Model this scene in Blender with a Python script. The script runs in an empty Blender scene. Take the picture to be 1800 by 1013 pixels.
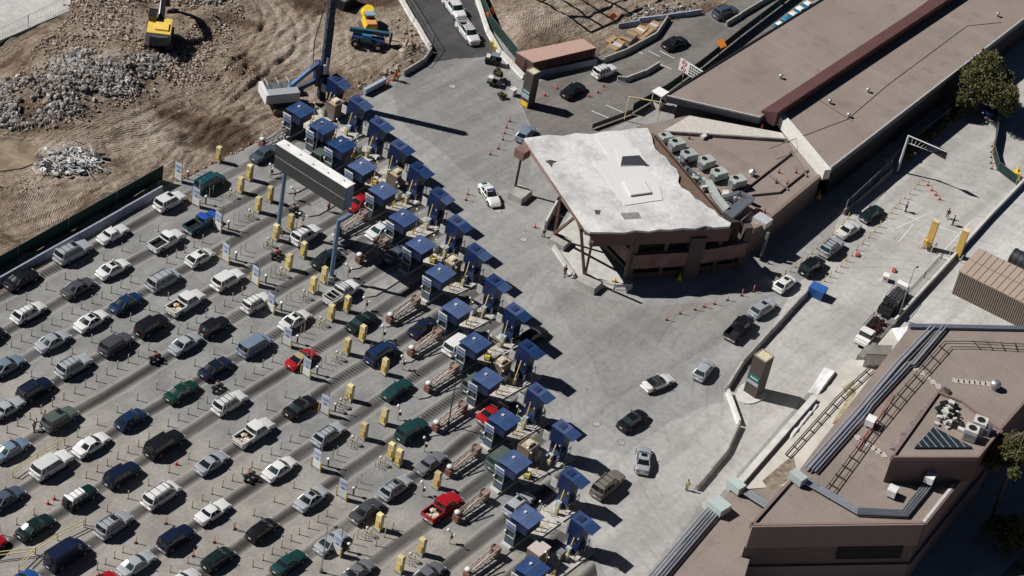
import bpy, math, random
import numpy as np
from mathutils import Vector, Matrix, noise as mnoise
R = math.radians
rnd = random.Random(7)
SC = bpy.context.scene
COL = SC.collection
# ------------------------------------------------------------------ camera, sky, sun, exposure
TH, ROLL, FPX, CX, CY, CAMH = R(38.0), R(11.5), 4000.0, 900.0, 506.5, 184.0
AZ = R(58.5)
EX = np.array([math.cos(AZ), math.sin(AZ)]); EY = np.array([-EX[1], EX[0]])
OX, OY = 200.0, 125.0
Fg = np.array([0, math.cos(TH), -math.sin(TH)]); R0 = np.array([1., 0, 0]); U0 = np.cross(R0, Fg)
cr, sr = math.cos(ROLL), math.sin(ROLL)
def g2w(v): return Vector((float(v[:2] @ EX), float(v[:2] @ EY), float(v[2])))
CAMLOC = Vector((-OX, -OY, CAMH))
rightv = g2w(R0 * cr + U0 * sr); upv = g2w(-R0 * sr + U0 * cr); fwd = g2w(Fg)
cd = bpy.data.cameras.new('camera'); cam = bpy.data.objects.new('camera', cd); COL.objects.link(cam)
cam.matrix_world = Matrix.Translation(CAMLOC) @ Matrix((rightv, upv, -fwd)).transposed().to_4x4()
cd.sensor_width = 36; cd.lens = 80.0; cd.clip_start = 5; cd.clip_end = 6000
SC.camera = cam
def at(x, y, z=0.0):
    """world point where the sight line of a place in the photograph meets height z"""
    dx = (x - CX) / FPX; dy = (y - CY) / FPX
    d = fwd + rightv * dx - upv * dy
    t = (z - CAMH) / d.z
    return CAMLOC + d * t
def heading(x, y, dx, dy, z=.5):
    d = at(x + dx / 2, y + dy / 2, z) - at(x - dx / 2, y - dy / 2, z); return math.degrees(math.atan2(d.y, d.x))
w = bpy.data.worlds.new('World'); SC.world = w; w.use_nodes = True
SUN_EL, SH_AZ = R(44.5), R(-61.5)
sky = w.node_tree.nodes.new('ShaderNodeTexSky'); sky.sky_type = 'NISHITA'; sky.sun_disc = False
sky.air_density = .25; sky.dust_density = .1; sky.ozone_density = 1.5; sky.altitude = 300
sundir = Vector((-math.cos(SH_AZ) * math.cos(SUN_EL), -math.sin(SH_AZ) * math.cos(SUN_EL), math.sin(SUN_EL)))
sky.sun_elevation = SUN_EL; sky.sun_rotation = math.atan2(sundir.x, sundir.y)
bg = w.node_tree.nodes['Background']; bg.inputs[1].default_value = 0.05
w.node_tree.links.new(sky.outputs[0], bg.inputs[0])
sd = bpy.data.lights.new('sun', 'SUN'); sd.energy = 5.0; sd.angle = R(0.5); sd.color = (1, .965, .92)
so = bpy.data.objects.new('sun', sd); COL.objects.link(so)
so.rotation_euler = sundir.to_track_quat('Z', 'Y').to_euler(); so.location = (0, 0, 150)
SC.view_settings.view_transform = 'Standard'; SC.view_settings.look = 'None'
SC.view_settings.exposure = 0.0; SC.view_settings.gamma = 1
SC.render.engine = 'CYCLES'
try: SC.cycles.max_bounces = 4; SC.cycles.diffuse_bounces = 1
except Exception: pass

# ------------------------------------------------------------------ materials
M = {}
def mat(name, col, rough=.8, metal=0., var=.15, scale=3., col2=None, bump=0., coat=0., spec=.5, scale2=None):
    if name in M: return M[name]
    m = bpy.data.materials.new(name); m.use_nodes = True; nt = m.node_tree; b = nt.nodes['Principled BSDF']
    b.inputs['Roughness'].default_value = rough; b.inputs['Metallic'].default_value = metal
    b.inputs['Coat Weight'].default_value = coat; b.inputs['Specular IOR Level'].default_value = spec
    c = tuple(col) + (1,)
    tc = nt.nodes.new('ShaderNodeTexCoord')
    n = nt.nodes.new('ShaderNodeTexNoise'); n.inputs['Scale'].default_value = scale; n.inputs['Detail'].default_value = 6
    nt.links.new(tc.outputs['Object'], n.inputs['Vector'])
    r = nt.nodes.new('ShaderNodeValToRGB'); r.color_ramp.elements[0].position = .3; r.color_ramp.elements[1].position = .7
    lo = col2 if col2 else tuple(x * (1 - var) for x in col)
    hi = col if col2 else tuple(min(1, x * (1 + var)) for x in col)
    r.color_ramp.elements[0].color = tuple(lo) + (1,); r.color_ramp.elements[1].color = tuple(hi) + (1,)
    nt.links.new(n.outputs['Fac'], r.inputs['Fac'])
    oi = nt.nodes.new('ShaderNodeObjectInfo'); mr = nt.nodes.new('ShaderNodeMapRange'); hv = nt.nodes.new('ShaderNodeHueSaturation')   # every copy a little more or less faded
    ob = .28 if 'booth' in name or 'barrier' in name or 'cabinet' in name else .12
    mr.inputs['To Min'].default_value = 1 - ob; mr.inputs['To Max'].default_value = 1 + ob
    nt.links.new(oi.outputs['Random'], mr.inputs['Value']); nt.links.new(mr.outputs['Result'], hv.inputs['Value'])
    if 'booth' in name:
        m2 = nt.nodes.new('ShaderNodeMapRange'); m2.inputs['To Min'].default_value = 1.05; m2.inputs['To Max'].default_value = .78; nt.links.new(oi.outputs['Random'], m2.inputs['Value']); nt.links.new(m2.outputs['Result'], hv.inputs['Saturation'])
    nt.links.new(r.outputs['Color'], hv.inputs['Color']); nt.links.new(hv.outputs['Color'], b.inputs['Base Color'])
    if bump:
        bp = nt.nodes.new('ShaderNodeBump'); bp.inputs['Strength'].default_value = bump; bp.inputs['Distance'].default_value = .05
        n2 = nt.nodes.new('ShaderNodeTexNoise'); n2.inputs['Scale'].default_value = scale2 or scale * 6; n2.inputs['Detail'].default_value = 4
        nt.links.new(tc.outputs['Object'], n2.inputs['Vector'])
        nt.links.new(n2.outputs['Fac'], bp.inputs['Height']); nt.links.new(bp.outputs['Normal'], b.inputs['Normal'])
    M[name] = m
    return m
def paint(name, col, **k): return mat('paint_' + name, col, rough=.35, metal=.15, var=.05, scale=1.5, coat=.5, **k)

class G:
    """tiny shader graph helper"""
    def __init__(s, name, rough=.85, spec=.3):
        s.m = bpy.data.materials.new(name); s.m.use_nodes = True; s.nt = s.m.node_tree; s.b = s.nt.nodes['Principled BSDF']
        s.b.inputs['Roughness'].default_value = rough; s.b.inputs['Specular IOR Level'].default_value = spec
        g = s.nt.nodes.new('ShaderNodeNewGeometry'); s.pos = g.outputs['Position']; s.island = g.outputs['Random Per Island']
        M[name] = s.m
    def L(s, a, b):
        if hasattr(a, 'is_output'): s.nt.links.new(a, b)
        else: b.default_value = s.c(a) if isinstance(a, tuple) and len(a) == 3 else a
    def noise(s, scale, detail=6, vec=None, rough=.55, dist=0.):
        n = s.nt.nodes.new('ShaderNodeTexNoise'); n.inputs['Scale'].default_value = scale; n.inputs['Detail'].default_value = detail
        n.inputs['Roughness'].default_value = rough; n.inputs['Distortion'].default_value = dist
        s.nt.links.new(vec or s.pos, n.inputs['Vector']); return n.outputs['Fac']
    def map(s, sc=(1, 1, 1), rot=0., vec=None, loc=(0, 0, 0)):
        n = s.nt.nodes.new('ShaderNodeMapping'); n.inputs['Scale'].default_value = sc; n.inputs['Rotation'].default_value = (0, 0, rot)
        n.inputs['Location'].default_value = loc
        s.nt.links.new(vec or s.pos, n.inputs['Vector']); return n.outputs[0]
    def ramp(s, fac, stops):
        r = s.nt.nodes.new('ShaderNodeValToRGB'); e = r.color_ramp.elements
        while len(e) > 1: e.remove(e[-1])
        e[0].position = stops[0][0]; e[0].color = s.c(stops[0][1])
        for p, c in stops[1:]:
            q = e.new(p); q.color = s.c(c)
        s.L(fac, r.inputs['Fac']); return r.outputs['Color']
    def c(s, c): return (c, c, c, 1) if isinstance(c, (int, float)) else tuple(c) + (1,)
    def mix(s, fac, a, b, mode='MIX'):
        n = s.nt.nodes.new('ShaderNodeMix'); n.data_type = 'RGBA'; n.blend_type = mode
        s.L(fac, n.inputs['Factor'])
        for v, i in ((a, 6), (b, 7)):
            if hasattr(v, 'is_output'): s.nt.links.new(v, n.inputs[i])
            else: n.inputs[i].default_value = s.c(v)
        return n.outputs[2]
    def math(s, op, a, b=0., c=None):
        n = s.nt.nodes.new('ShaderNodeMath'); n.operation = op; s.L(a, n.inputs[0]); s.L(b, n.inputs[1])
        if c is not None: s.L(c, n.inputs[2])
        return n.outputs[0]
    def sep(s, vec=None):
        n = s.nt.nodes.new('ShaderNodeSeparateXYZ'); s.nt.links.new(vec or s.pos, n.inputs[0]); return n.outputs
    def brick(s, vec, wd, ht, mort=.02):
        n = s.nt.nodes.new('ShaderNodeTexBrick'); n.inputs['Scale'].default_value = 1; n.inputs['Mortar Size'].default_value = mort
        n.inputs['Brick Width'].default_value = wd; n.inputs['Row Height'].default_value = ht; n.offset = 0
        n.inputs['Color1'].default_value = (1, 1, 1, 1); n.inputs['Color2'].default_value = (.93, .93, .93, 1); n.inputs['Mortar'].default_value = (.5, .5, .5, 1)
        s.nt.links.new(vec, n.inputs['Vector']); return n.outputs['Color']
    def out(s, col, height=None, strength=.4, dist=.05):
        s.L(col, s.b.inputs['Base Color'])
        if height is not None:
            bp = s.nt.nodes.new('ShaderNodeBump'); bp.inputs['Strength'].default_value = strength; bp.inputs['Distance'].default_value = dist
            s.L(height, bp.inputs['Height']); s.nt.links.new(bp.outputs['Normal'], s.b.inputs['Normal'])
        return s.m

# ------------------------------------------------------------------ mesh builder
class MB:
    def __init__(s): s.v = []; s.f = []; s.m = []
    def add(s, vs, fs, mi=0):
        o = len(s.v); s.v += [tuple(v) for v in vs]; s.f += [tuple(i + o for i in f) for f in fs]; s.m += [mi] * len(fs); return s
    def box(s, c, d, rz=0., mi=0, top=1., m=None):
        x, y, z = (q / 2 for q in d); vs = []
        for k, zz in enumerate((-z, z)):
            t = top if k else 1.
            for a, b in ((-x, -y), (x, -y), (x, y), (-x, y)): vs.append(Vector((a * t, b * t, zz)))
        if m is not None: vs = [m @ v for v in vs]
        if rz:
            q = Matrix.Rotation(rz, 3, 'Z'); vs = [q @ v for v in vs]
        vs = [v + Vector(c) for v in vs]
        return s.add(vs, [(3, 2, 1, 0), (4, 5, 6, 7), (0, 1, 5, 4), (1, 2, 6, 5), (2, 3, 7, 6), (3, 0, 4, 7)], mi)
    def beam(s, p0, p1, w_, h=None, mi=0):
        p0 = Vector(p0); p1 = Vector(p1); h = h or w_; d = p1 - p0; q = d.to_track_quat('X', 'Z').to_matrix()
        return s.box((p0 + p1) / 2, (d.length, w_, h), 0, mi, m=q)
    def cyl(s, p0, p1, r0, r1=None, n=8, mi=0, cap=True):
        p0 = Vector(p0); p1 = Vector(p1); r1 = r0 if r1 is None else r1; q = (p1 - p0).to_track_quat('Z', 'Y').to_matrix()
        vs = [p0 + q @ Vector((math.cos(i * 2 * math.pi / n) * r0, math.sin(i * 2 * math.pi / n) * r0, 0)) for i in range(n)]
        vs += [p1 + q @ Vector((math.cos(i * 2 * math.pi / n) * r1, math.sin(i * 2 * math.pi / n) * r1, 0)) for i in range(n)]
        fs = [(i, (i + 1) % n, n + (i + 1) % n, n + i) for i in range(n)]
        if cap: fs += [tuple(range(n - 1, -1, -1)), tuple(range(n, 2 * n))]
        return s.add(vs, fs, mi)
    def tube(s, pts, r, n=6, mi=0):
        for a, b in zip(pts, pts[1:]): s.cyl(a, b, r, r, n, mi)
        return s
    def prism(s, pts, z0, z1, mi=0, mside=None):
        """vertical prism on an xy outline; z1 may be a list of heights per corner"""
        n = len(pts); zz = z1 if isinstance(z1, (list, tuple)) else [z1] * n
        a = sum(pts[i][0] * pts[(i + 1) % n][1] - pts[(i + 1) % n][0] * pts[i][1] for i in range(n))
        if a < 0: pts = list(pts)[::-1]; zz = list(zz)[::-1]
        z00 = z0 if isinstance(z0, (list, tuple)) else [z0] * n
        if a < 0 and isinstance(z0, (list, tuple)): z00 = list(z0)[::-1]
        vs = [(p[0], p[1], z) for p, z in zip(pts, z00)] + [(p[0], p[1], z) for p, z in zip(pts, zz)]
        o = len(s.v); s.add(vs, [tuple(range(n - 1, -1, -1)), tuple(range(n, 2 * n))], mi)
        s.f += [tuple(i + o for i in (k, (k + 1) % n, n + (k + 1) % n, n + k)) for k in range(n)]
        s.m += [mi if mside is None else mside] * n
        return s
    def ball(s, c, r, n=8, k=5, mi=0, sz=1.):
        vs = []; fs = []
        for j in range(1, k):
            a = math.pi * j / k
            for i in range(n):
                b = 2 * math.pi * i / n; vs.append((c[0] + r * math.sin(a) * math.cos(b), c[1] + r * math.sin(a) * math.sin(b), c[2] + r * sz * math.cos(a)))
        t = len(vs); vs += [(c[0], c[1], c[2] + r * sz), (c[0], c[1], c[2] - r * sz)]
        for j in range(k - 2):
            for i in range(n): fs.append((j * n + i, (j + 1) * n + i, (j + 1) * n + (i + 1) % n, j * n + (i + 1) % n))
        for i in range(n): fs.append((t, i, (i + 1) % n)); fs.append((t + 1, (k - 2) * n + (i + 1) % n, (k - 2) * n + i))
        return s.add(vs, fs, mi)
    def build(s, name, mats, parent=None, smooth=None, loc=None, rz=0.):
        me = bpy.data.meshes.new(name); me.from_pydata(s.v, [], s.f); me.update()
        for m_ in (mats if isinstance(mats, (list, tuple)) else [mats]): me.materials.append(m_)
        me.polygons.foreach_set('material_index', s.m)
        if smooth is not None:
            me.polygons.foreach_set('use_smooth', [True] * len(s.f))
            me.set_sharp_from_angle(angle=R(smooth))
        o = bpy.data.objects.new(name, me); COL.objects.link(o); o.parent = parent
        if loc is not None: o.location = loc
        o.rotation_euler.z = rz
        return o
def tag(o, label=None, cat=None, group=None, kind=None):
    if label and len(label.split()) > 16: print('LONG', label)
    if label: o['label'] = label
    if cat: o['category'] = cat
    if group: o['group'] = group
    if kind: o['kind'] = kind
    return o
def thing(name, label, cat, loc=(0, 0, 0), rz=0., group=None):
    o = bpy.data.objects.new(name, None); COL.objects.link(o); o.location = loc; o.rotation_euler.z = rz
    o.empty_display_size = .3
    return tag(o, label, cat, group)
KIDS = {}
def copy_tree(o, parent=None):
    c = o.copy(); COL.objects.link(c); c.parent = parent
    for ch in list(o.children): copy_tree(ch, c)
    return c
def ordn(n):
    w_ = ['zeroth', 'first', 'second', 'third', 'fourth', 'fifth', 'sixth', 'seventh', 'eighth', 'ninth', 'tenth', 'eleventh', 'twelfth', 'thirteenth', 'fourteenth', 'fifteenth', 'sixteenth', 'seventeenth', 'eighteenth', 'nineteenth', 'twentieth']
    if n <= 20: return w_[n]
    t = {2: 'twenty', 3: 'thirty', 4: 'forty'}[n // 10]
    return t + '-' + w_[n % 10] if n % 10 else t.replace('ty', 'tieth')
def P2(x, y, z=0.): p = at(x, y, z); return (p.x, p.y)
def struct(o): return tag(o, kind='structure')
# lane geometry ------------------------------------------------------------
GAP = [42.0, 36.5, 31.0, 25.5, 20.2, 14.7, 9.2, 3.6, -2.2, -8.2, -13.9, -19.6, -25.3, -31.3, -37.0, -42.7]
def laneindex(y):
    for k in range(len(GAP) - 1):
        if GAP[k] >= y > GAP[k + 1]: return k
    return 0 if y > 0 else len(GAP) - 2
# ------------------------------------------------------------------ ground materials
def lane_mat():
    g = G('lane_concrete', .8, .35)
    x, y, z = g.sep()
    t = g.math('MULTIPLY', g.math('SUBTRACT', 39.0, y), 1 / 5.6)
    k = g.math('ADD', t, g.math('MULTIPLY', g.math('MULTIPLY', t, g.math('SUBTRACT', 11, t)), .0059))
    wob = g.math('MULTIPLY', g.math('SUBTRACT', g.noise(.08, 2), .5), .16)
    ph = g.math('FRACT', g.math('ADD', g.math('ADD', k, 100.5), wob))
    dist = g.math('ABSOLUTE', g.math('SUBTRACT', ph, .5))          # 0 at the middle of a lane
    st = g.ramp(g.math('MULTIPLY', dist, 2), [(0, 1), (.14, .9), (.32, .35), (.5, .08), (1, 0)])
    tire = g.ramp(g.math('MULTIPLY', dist, 2), [(0, 0), (.25, 0), (.36, .6), (.48, 0)])
    n1 = g.noise(1, 5, g.map((.05, .5, 1)))
    st = g.math('MULTIPLY', st, g.ramp(n1, [(.25, .45), (.55, 1)]))
    n = g.noise(.25, 8); nf = g.noise(2.5, 6)
    base = g.mix(g.ramp(n, [(.35, 0), (.65, 1)]), (.27, .252, .23), (.375, .355, .325))
    # bluish newer slabs near the booths
    zone = g.ramp(g.math('ADD', g.math('ADD', g.math('MULTIPLY', x, .018), g.math('MULTIPLY', y, .0066)), 1.38), [(0, 0), (.48, 0), (.56, 1), (1, 1)])
    base = g.mix(zone, base, g.mix(g.ramp(n, [(.35, 0), (.65, 1)]), (.21, .21, .21), (.31, .31, .30)))
    base = g.mix(.5, base, g.mix(1, base, g.ramp(nf, [(.2, .6), (.8, 1.3)]), 'MULTIPLY'))
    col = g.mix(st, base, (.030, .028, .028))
    col = g.mix(tire, col, (.40, .375, .34))
    br = g.brick(g.map((1, 1, 1), loc=(2, .2, 0)), 4.6, 5.5, .012)
    col = g.mix(.45, col, g.mix(1, col, br, 'MULTIPLY'))
    # grooved strips in front of the booths
    rum = g.math('SINE', g.math('MULTIPLY', x, 13)); rz_ = g.ramp(g.math('ADD', g.math('ADD', g.math('MULTIPLY', x, .02), g.math('MULTIPLY', y, .0072)), 1.1), [(0, 0), (.46, 0), (.48, 1), (.62, 1), (.68, 0)])
    rum = g.math('MULTIPLY', g.math('GREATER_THAN', rum, .55), g.math('MULTIPLY', rz_, .22))
    col = g.mix(rum, col, (.42, .41, .39))
    crack = g.ramp(g.noise(.35, 10, None, .7), [(.492, 0), (.5, .5), (.508, 0)])
    col = g.mix(crack, col, (.1, .09, .085))
    g.L(g.ramp(g.noise(.5, 3), [(.3, .7), (.7, .9)]), g.b.inputs['Roughness'])
    return g.out(col, g.noise(18, 5), .25, .02)
def plaza_mat(name, c1, c2, joints=4.0, dirt=.5, rot=0.):
    g = G(name, .82, .3)
    n = g.noise(.09, 7, None, .6); nf = g.noise(1.3, 8)
    base = g.mix(g.ramp(n, [(.35, 0), (.65, 1)]), c1, c2)
    base = g.mix(.6, base, g.mix(1, base, g.ramp(nf, [(.25, .72), (.75, 1.22)]), 'MULTIPLY'))
    sw = g.noise(1, 5, g.map((.03, .35, 1), rot + .35))
    base = g.mix(g.ramp(sw, [(.45, 0), (.62, .45)]), base, tuple(x * .62 for x in c1))
    sw2 = g.noise(1, 4, g.map((.4, .04, 1), .9))
    base = g.mix(g.ramp(sw2, [(.5, 0), (.7, .25)]), base, tuple(min(1, x * 1.25) for x in c2))
    if joints:
        br = g.brick(g.map((1, 1, 1), rot), joints, joints, .01)
        base = g.mix(.35, base, g.mix(1, base, br, 'MULTIPLY'))
    arc = g.nt.nodes.new('ShaderNodeTexWave'); arc.wave_type = 'RINGS'; arc.rings_direction = 'Z'; arc.inputs['Scale'].default_value = .16; arc.inputs['Distortion'].default_value = 6; arc.inputs['Detail'].default_value = 3; arc.inputs['Detail Scale'].default_value = .1
    g.nt.links.new(g.map((1, 1, 1), 0, loc=(-20, 60, 0)), arc.inputs['Vector'])
    base = g.mix(g.math('MULTIPLY', g.ramp(arc.outputs['Fac'], [(.90, 0), (.97, .5), (1, .2)]), g.ramp(g.noise(.12, 4), [(.45, 0), (.6, .7)])), base, tuple(x * .5 for x in c1))
    sp = g.ramp(g.noise(.7, 3), [(.66, 0), (.74, dirt)])
    base = g.mix(sp, base, tuple(x * .45 for x in c1))
    crack = g.ramp(g.noise(.16, 10, None, .68), [(.494, 0), (.5, .4), (.506, 0)])
    base = g.mix(crack, base, tuple(x * .4 for x in c1))
    return g.out(base, g.noise(14, 5), .25, .02)
def dirt_mat():
    g = G('dirt_ground', .95, .15)
    n = g.noise(.06, 9, None, .62, .9)
    base = g.ramp(n, [(.30, (.07, .045, .03)), (.40, (.16, .11, .078)), (.47, (.31, .24, .18)), (.60, (.42, .345, .28)), (.78, (.50, .43, .37))])
    nf = g.noise(1.8, 10, None, .72)
    base = g.mix(.9, base, g.mix(1, base, g.ramp(nf, [(.28, .35), (.5, .95), (.72, 1.55)]), 'MULTIPLY'))
    tr = g.noise(1, 8, g.map((.07, 1.3, 1), R(42)), .62, 1.4)
    wet = at(395, 245); dx_ = g.math('SUBTRACT', g.sep()[0], wet.x); dy_ = g.math('SUBTRACT', g.sep()[1], wet.y)
    u_ = g.math('MULTIPLY', g.math('ADD', g.math('MULTIPLY', dx_, .85), g.math('MULTIPLY', dy_, -.5)), .075); v_ = g.math('MULTIPLY', g.math('ADD', g.math('MULTIPLY', dx_, .5), g.math('MULTIPLY', dy_, .85)), .16)
    q_ = g.math('ADD', g.math('ADD', g.math('MULTIPLY', u_, u_), g.math('MULTIPLY', v_, v_)), g.math('MULTIPLY', g.noise(.25, 6), 1.4))
    base = g.mix(g.ramp(q_, [(.75, .85), (1.0, 0)]), base, (.085, .055, .038))
    def rings(cx, cy, sc):
        w_ = g.nt.nodes.new('ShaderNodeTexWave'); w_.wave_type = 'RINGS'; w_.rings_direction = 'Z'; w_.inputs['Scale'].default_value = sc; w_.inputs['Distortion'].default_value = 14; w_.inputs['Detail'].default_value = 5; w_.inputs['Detail Scale'].default_value = .16
        g.nt.links.new(g.map((1, 1, 1), 0, loc=(-cx, -cy, 0)), w_.inputs['Vector']); return w_.outputs['Fac']
    c1 = at(430, -60); c2 = at(30, 430); c3 = at(330, 420)
    r1, r2, r3 = rings(c1.x, c1.y, .85), rings(c2.x, c2.y, .55), rings(c3.x, c3.y, 1.1)
    m1 = g.ramp(g.noise(.035, 2), [(.42, 0), (.55, 1)]); m2 = g.ramp(g.noise(.05, 2, g.map((1, 1, 1), 0, loc=(40, 9, 0))), [(.45, 0), (.55, 1)])
    rr = g.mix(m2, g.mix(m1, r1, r2), r3)
    base = g.mix(.45, base, g.mix(1, base, g.ramp(tr, [(.35, .4), (.5, 1), (.65, 1.4)]), 'MULTIPLY'))
    base = g.mix(.25, base, g.mix(1, base, g.ramp(rr, [(.1, .55), (.5, 1), (.9, 1.3)]), 'MULTIPLY'))
    h = g.math('ADD', g.math('ADD', g.math('MULTIPLY', tr, .6), g.math('MULTIPLY', rr, .12)), g.math('MULTIPLY', nf, .8))
    return g.out(base, h, 1.0, .6)
def gravelroof_mat():
    g = G('roof_gravel', .95, .1)
    n = g.noise(.12, 6); nf = g.noise(5, 9, None, .75)
    base = g.mix(g.ramp(n, [(.3, 0), (.7, 1)]), (.250, .205, .180), (.30, .25, .222))
    base = g.mix(.8, base, g.mix(1, base, g.ramp(nf, [(.3, .6), (.7, 1.4)]), 'MULTIPLY'))
    base = g.mix(g.ramp(g.noise(.3, 8, None, .65), [(.52, 0), (.72, .5)]), base, (.16, .135, .12))
    seam = g.brick(g.map((1, 1, 1), R(3)), 40, 3.2, .03)
    base = g.mix(.28, base, g.mix(1, base, seam, 'MULTIPLY'))
    base = g.mix(g.ramp(g.noise(1, 5, g.map((.5, .03, 1))), [(.52, 0), (.7, .25)]), base, (.36, .31, .28))
    return g.out(base, nf, .6, .03)
def whiteroof_mat():
    g = G('weathered_white_roof', .85, .2)
    n = g.noise(.18, 9, None, .65); nf = g.noise(1.6, 8)
    base = g.ramp(n, [(.28, (.42, .42, .425)), (.42, (.56, .56, .56)), (.55, (.68, .675, .665)), (.7, (.76, .75, .735))])
    base = g.mix(.5, base, g.mix(1, base, g.ramp(nf, [(.25, .7), (.7, 1.1)]), 'MULTIPLY'))
    base = g.mix(g.ramp(g.noise(.28, 10, None, .75), [(.50, 0), (.68, .6)]), base, (.28, .27, .26))
    base = g.mix(g.ramp(g.noise(.3, 10, None, .7), [(.495, 0), (.5, .35), (.505, 0)]), base, (.2, .19, .18))
    return g.out(base, nf, .3, .03)
LANE = lane_mat()
PLAZA = plaza_mat('plaza_concrete', (.285, .282, .275), (.36, .357, .35), 0)
PLAZA_BROWN = plaza_mat('plaza_brown_concrete', (.255, .246, .236), (.325, .315, .304), 5)
PLAZA_BAND = plaza_mat('plaza_grey_apron', (.235, .231, .225), (.295, .29, .284), 0, .3)
PLAZA_LOW = plaza_mat('lower_plaza_concrete', (.36, .35, .335), (.45, .44, .425), 0, .4)
ROADM = plaza_mat('road_asphalt', (.058, .057, .058), (.085, .084, .084), 0, .3)
ROADR = plaza_mat('worn_road', (.165, .153, .143), (.235, .218, .203), 4.5, .6)
YARD = plaza_mat('yard_concrete', (.41, .395, .375), (.50, .488, .468), 4.5, .7, R(10))
YARD2 = plaza_mat('yard_concrete_pale', (.50, .49, .47), (.60, .59, .57), 6, .4)
DIRT = dirt_mat(); GRAVEL = gravelroof_mat(); WROOF = whiteroof_mat()
conc = mat('concrete', (.38, .365, .34), .85, var=.22, scale=.8, bump=.3)
concw = mat('concrete_pale', (.55, .54, .51), .85, var=.15, scale=.8, bump=.2)
concd = mat('concrete_dark', (.2, .19, .18), .85, var=.25, scale=.8, bump=.3)
blue = mat('booth_blue', (.010, .03, .12), .45, var=.15, scale=1.2)
blueroof = mat('booth_roof_blue', (.026, .066, .185), .42, var=.3, scale=.5)
bluedk = mat('booth_dark_blue', (.012, .025, .085), .5, var=.2)
teal = mat('booth_teal_panel', (.05, .09, .13), .4, var=.2)
glass = mat('glass_dark', (.012, .015, .018), .08, var=.1, spec=.8)
glasst = mat('glass_tinted', (.02, .04, .04), .08, var=.3, spec=.8, scale=1.)
wht = mat('white_paint', (.78, .78, .77), .5, var=.08)
whtd = mat('white_dirty', (.6, .59, .56), .7, var=.2, scale=2)
yel = mat('yellow_paint', (.72, .50, .13), .6, var=.15, scale=2)
yelc = mat('cabinet_cream_yellow', (.66, .55, .27), .55, var=.15, scale=1.5)
yelb = mat('bright_yellow', (.80, .55, .03), .5, var=.1)
yelp = mat('post_pale_yellow', (.50, .44, .27), .7, var=.2)
orange = mat('orange_plastic', (.80, .16, .05), .5, var=.1)
redd = mat('red_paint', (.45, .03, .025), .5, var=.1)
pink = mat('faded_barrier_pink', (.34, .275, .24), .75, var=.35, scale=3)
rust = mat('rusty_steel', (.14, .07, .05), .8, var=.4, scale=2)
steel = mat('galvanised_steel', (.45, .46, .47), .4, .7, var=.15)
steelb = mat('blue_grey_steel', (.20, .26, .36), .45, .3, var=.12)
dark = mat('dark_metal', (.025, .025, .028), .5, .3, var=.2)
blk = mat('black_rubber', (.012, .012, .012), .9, var=.2)
taupe = mat('taupe_cladding', (.19, .155, .125), .7, var=.12)
brownwall = mat('brown_wall', (.20, .135, .115), .85, var=.12, scale=.6, bump=.2)
maroon = mat('maroon_ridge', (.085, .036, .034), .45, var=.1, scale=.5)
greenscr = mat('green_mesh_screen', (.008, .035, .025), .85, var=.3, scale=1.5)
bluescr = mat('pale_blue_barrier', (.30, .34, .42), .85, var=.2)
navy = mat('dark_brown_panel', (.075, .062, .055), .7, var=.15)
hvac = mat('hvac_green_grey', (.42, .46, .43), .5, .1, var=.12)
metal = mat('sheet_metal', (.42, .46, .50), .35, .75, var=.15)
fabr = mat('white_tarp', (.75, .75, .75), .8, var=.08, bump=.3)
wood = mat('timber', (.42, .27, .14), .8, var=.2)

# ------------------------------------------------------------------ ground sheets
def sheet(name, pix, z, m, sub=None, pts=None):
    ps = pts or [P2(*q) for q in pix]
    if sub:
        o = []
        for i, a in enumerate(ps):
            a = Vector(a); c = Vector(ps[(i + 1) % len(ps)]); n = max(1, int((c - a).length / .6)); d = (c - a).normalized()
            for k in range(n):
                p = a.lerp(c, k / n); o.append(tuple(p + Vector((-d.y, d.x)) * sub * (mnoise.noise(Vector((p.x * .25, p.y * .25, 3))) + .5 * mnoise.noise(Vector((p.x * 1.1, p.y * 1.1, 7))))))
        ps = o
    b = MB(); b.add([(p[0], p[1], z) for p in ps], [tuple(range(len(ps)))])
    a = sum(ps[i][0] * ps[(i + 1) % len(ps)][1] - ps[(i + 1) % len(ps)][0] * ps[i][1] for i in range(len(ps)))
    if a < 0: b.f = [b.f[0][::-1]]
    return struct(b.build(name, m))
sheet('ground', None, -.6, DIRT, pts=[(-900, -900), (1400, -900), (1400, 1200), (-900, 1200)])
sheet('pavement', None, 0., PLAZA, pts=[(-260, -75), (330, -75), (330, 40), (60, 40), (60, 75), (20, 75), (20, 50), (10, 46), (-260, 46)])
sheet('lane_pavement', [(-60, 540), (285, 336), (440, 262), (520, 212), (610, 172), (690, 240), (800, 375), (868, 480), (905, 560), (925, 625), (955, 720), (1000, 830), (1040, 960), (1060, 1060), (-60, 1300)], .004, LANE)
sheet('road', [(690, -60), (730, 40), (752, 92), (745, 112), (800, 112), (880, 110), (872, 88), (845, 30), (815, -60)], .008, ROADM, sub=.3)
sheet('right_road', [(918, 190), (938, 150), (1050, 98), (1150, 52), (1185, 22), (1300, -40), (1500, -60), (1330, 90), (1165, 180), (1050, 240), (970, 262), (935, 225)], .004, ROADR, sub=.3)
sheet('plaza_brown_slab', [(955, 500), (1072, 700), (1165, 655), (1290, 592), (1345, 530), (1110, 536), (1030, 514)], .012, PLAZA_BROWN, sub=.7)
sheet('plaza_grey_apron', [(690, 150), (750, 112), (868, 98), (915, 190), (940, 240), (932, 300), (915, 330), (860, 335), (840, 322), (770, 262), (700, 215)], .012, PLAZA_BAND, sub=.7)
sheet('lower_plaza', [(1075, 1060), (1010, 860), (1040, 790), (1100, 800), (1180, 740), (1290, 700), (1290, 760), (1240, 880), (1100, 1060)], .012, PLAZA_LOW, sub=.7)
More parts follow.
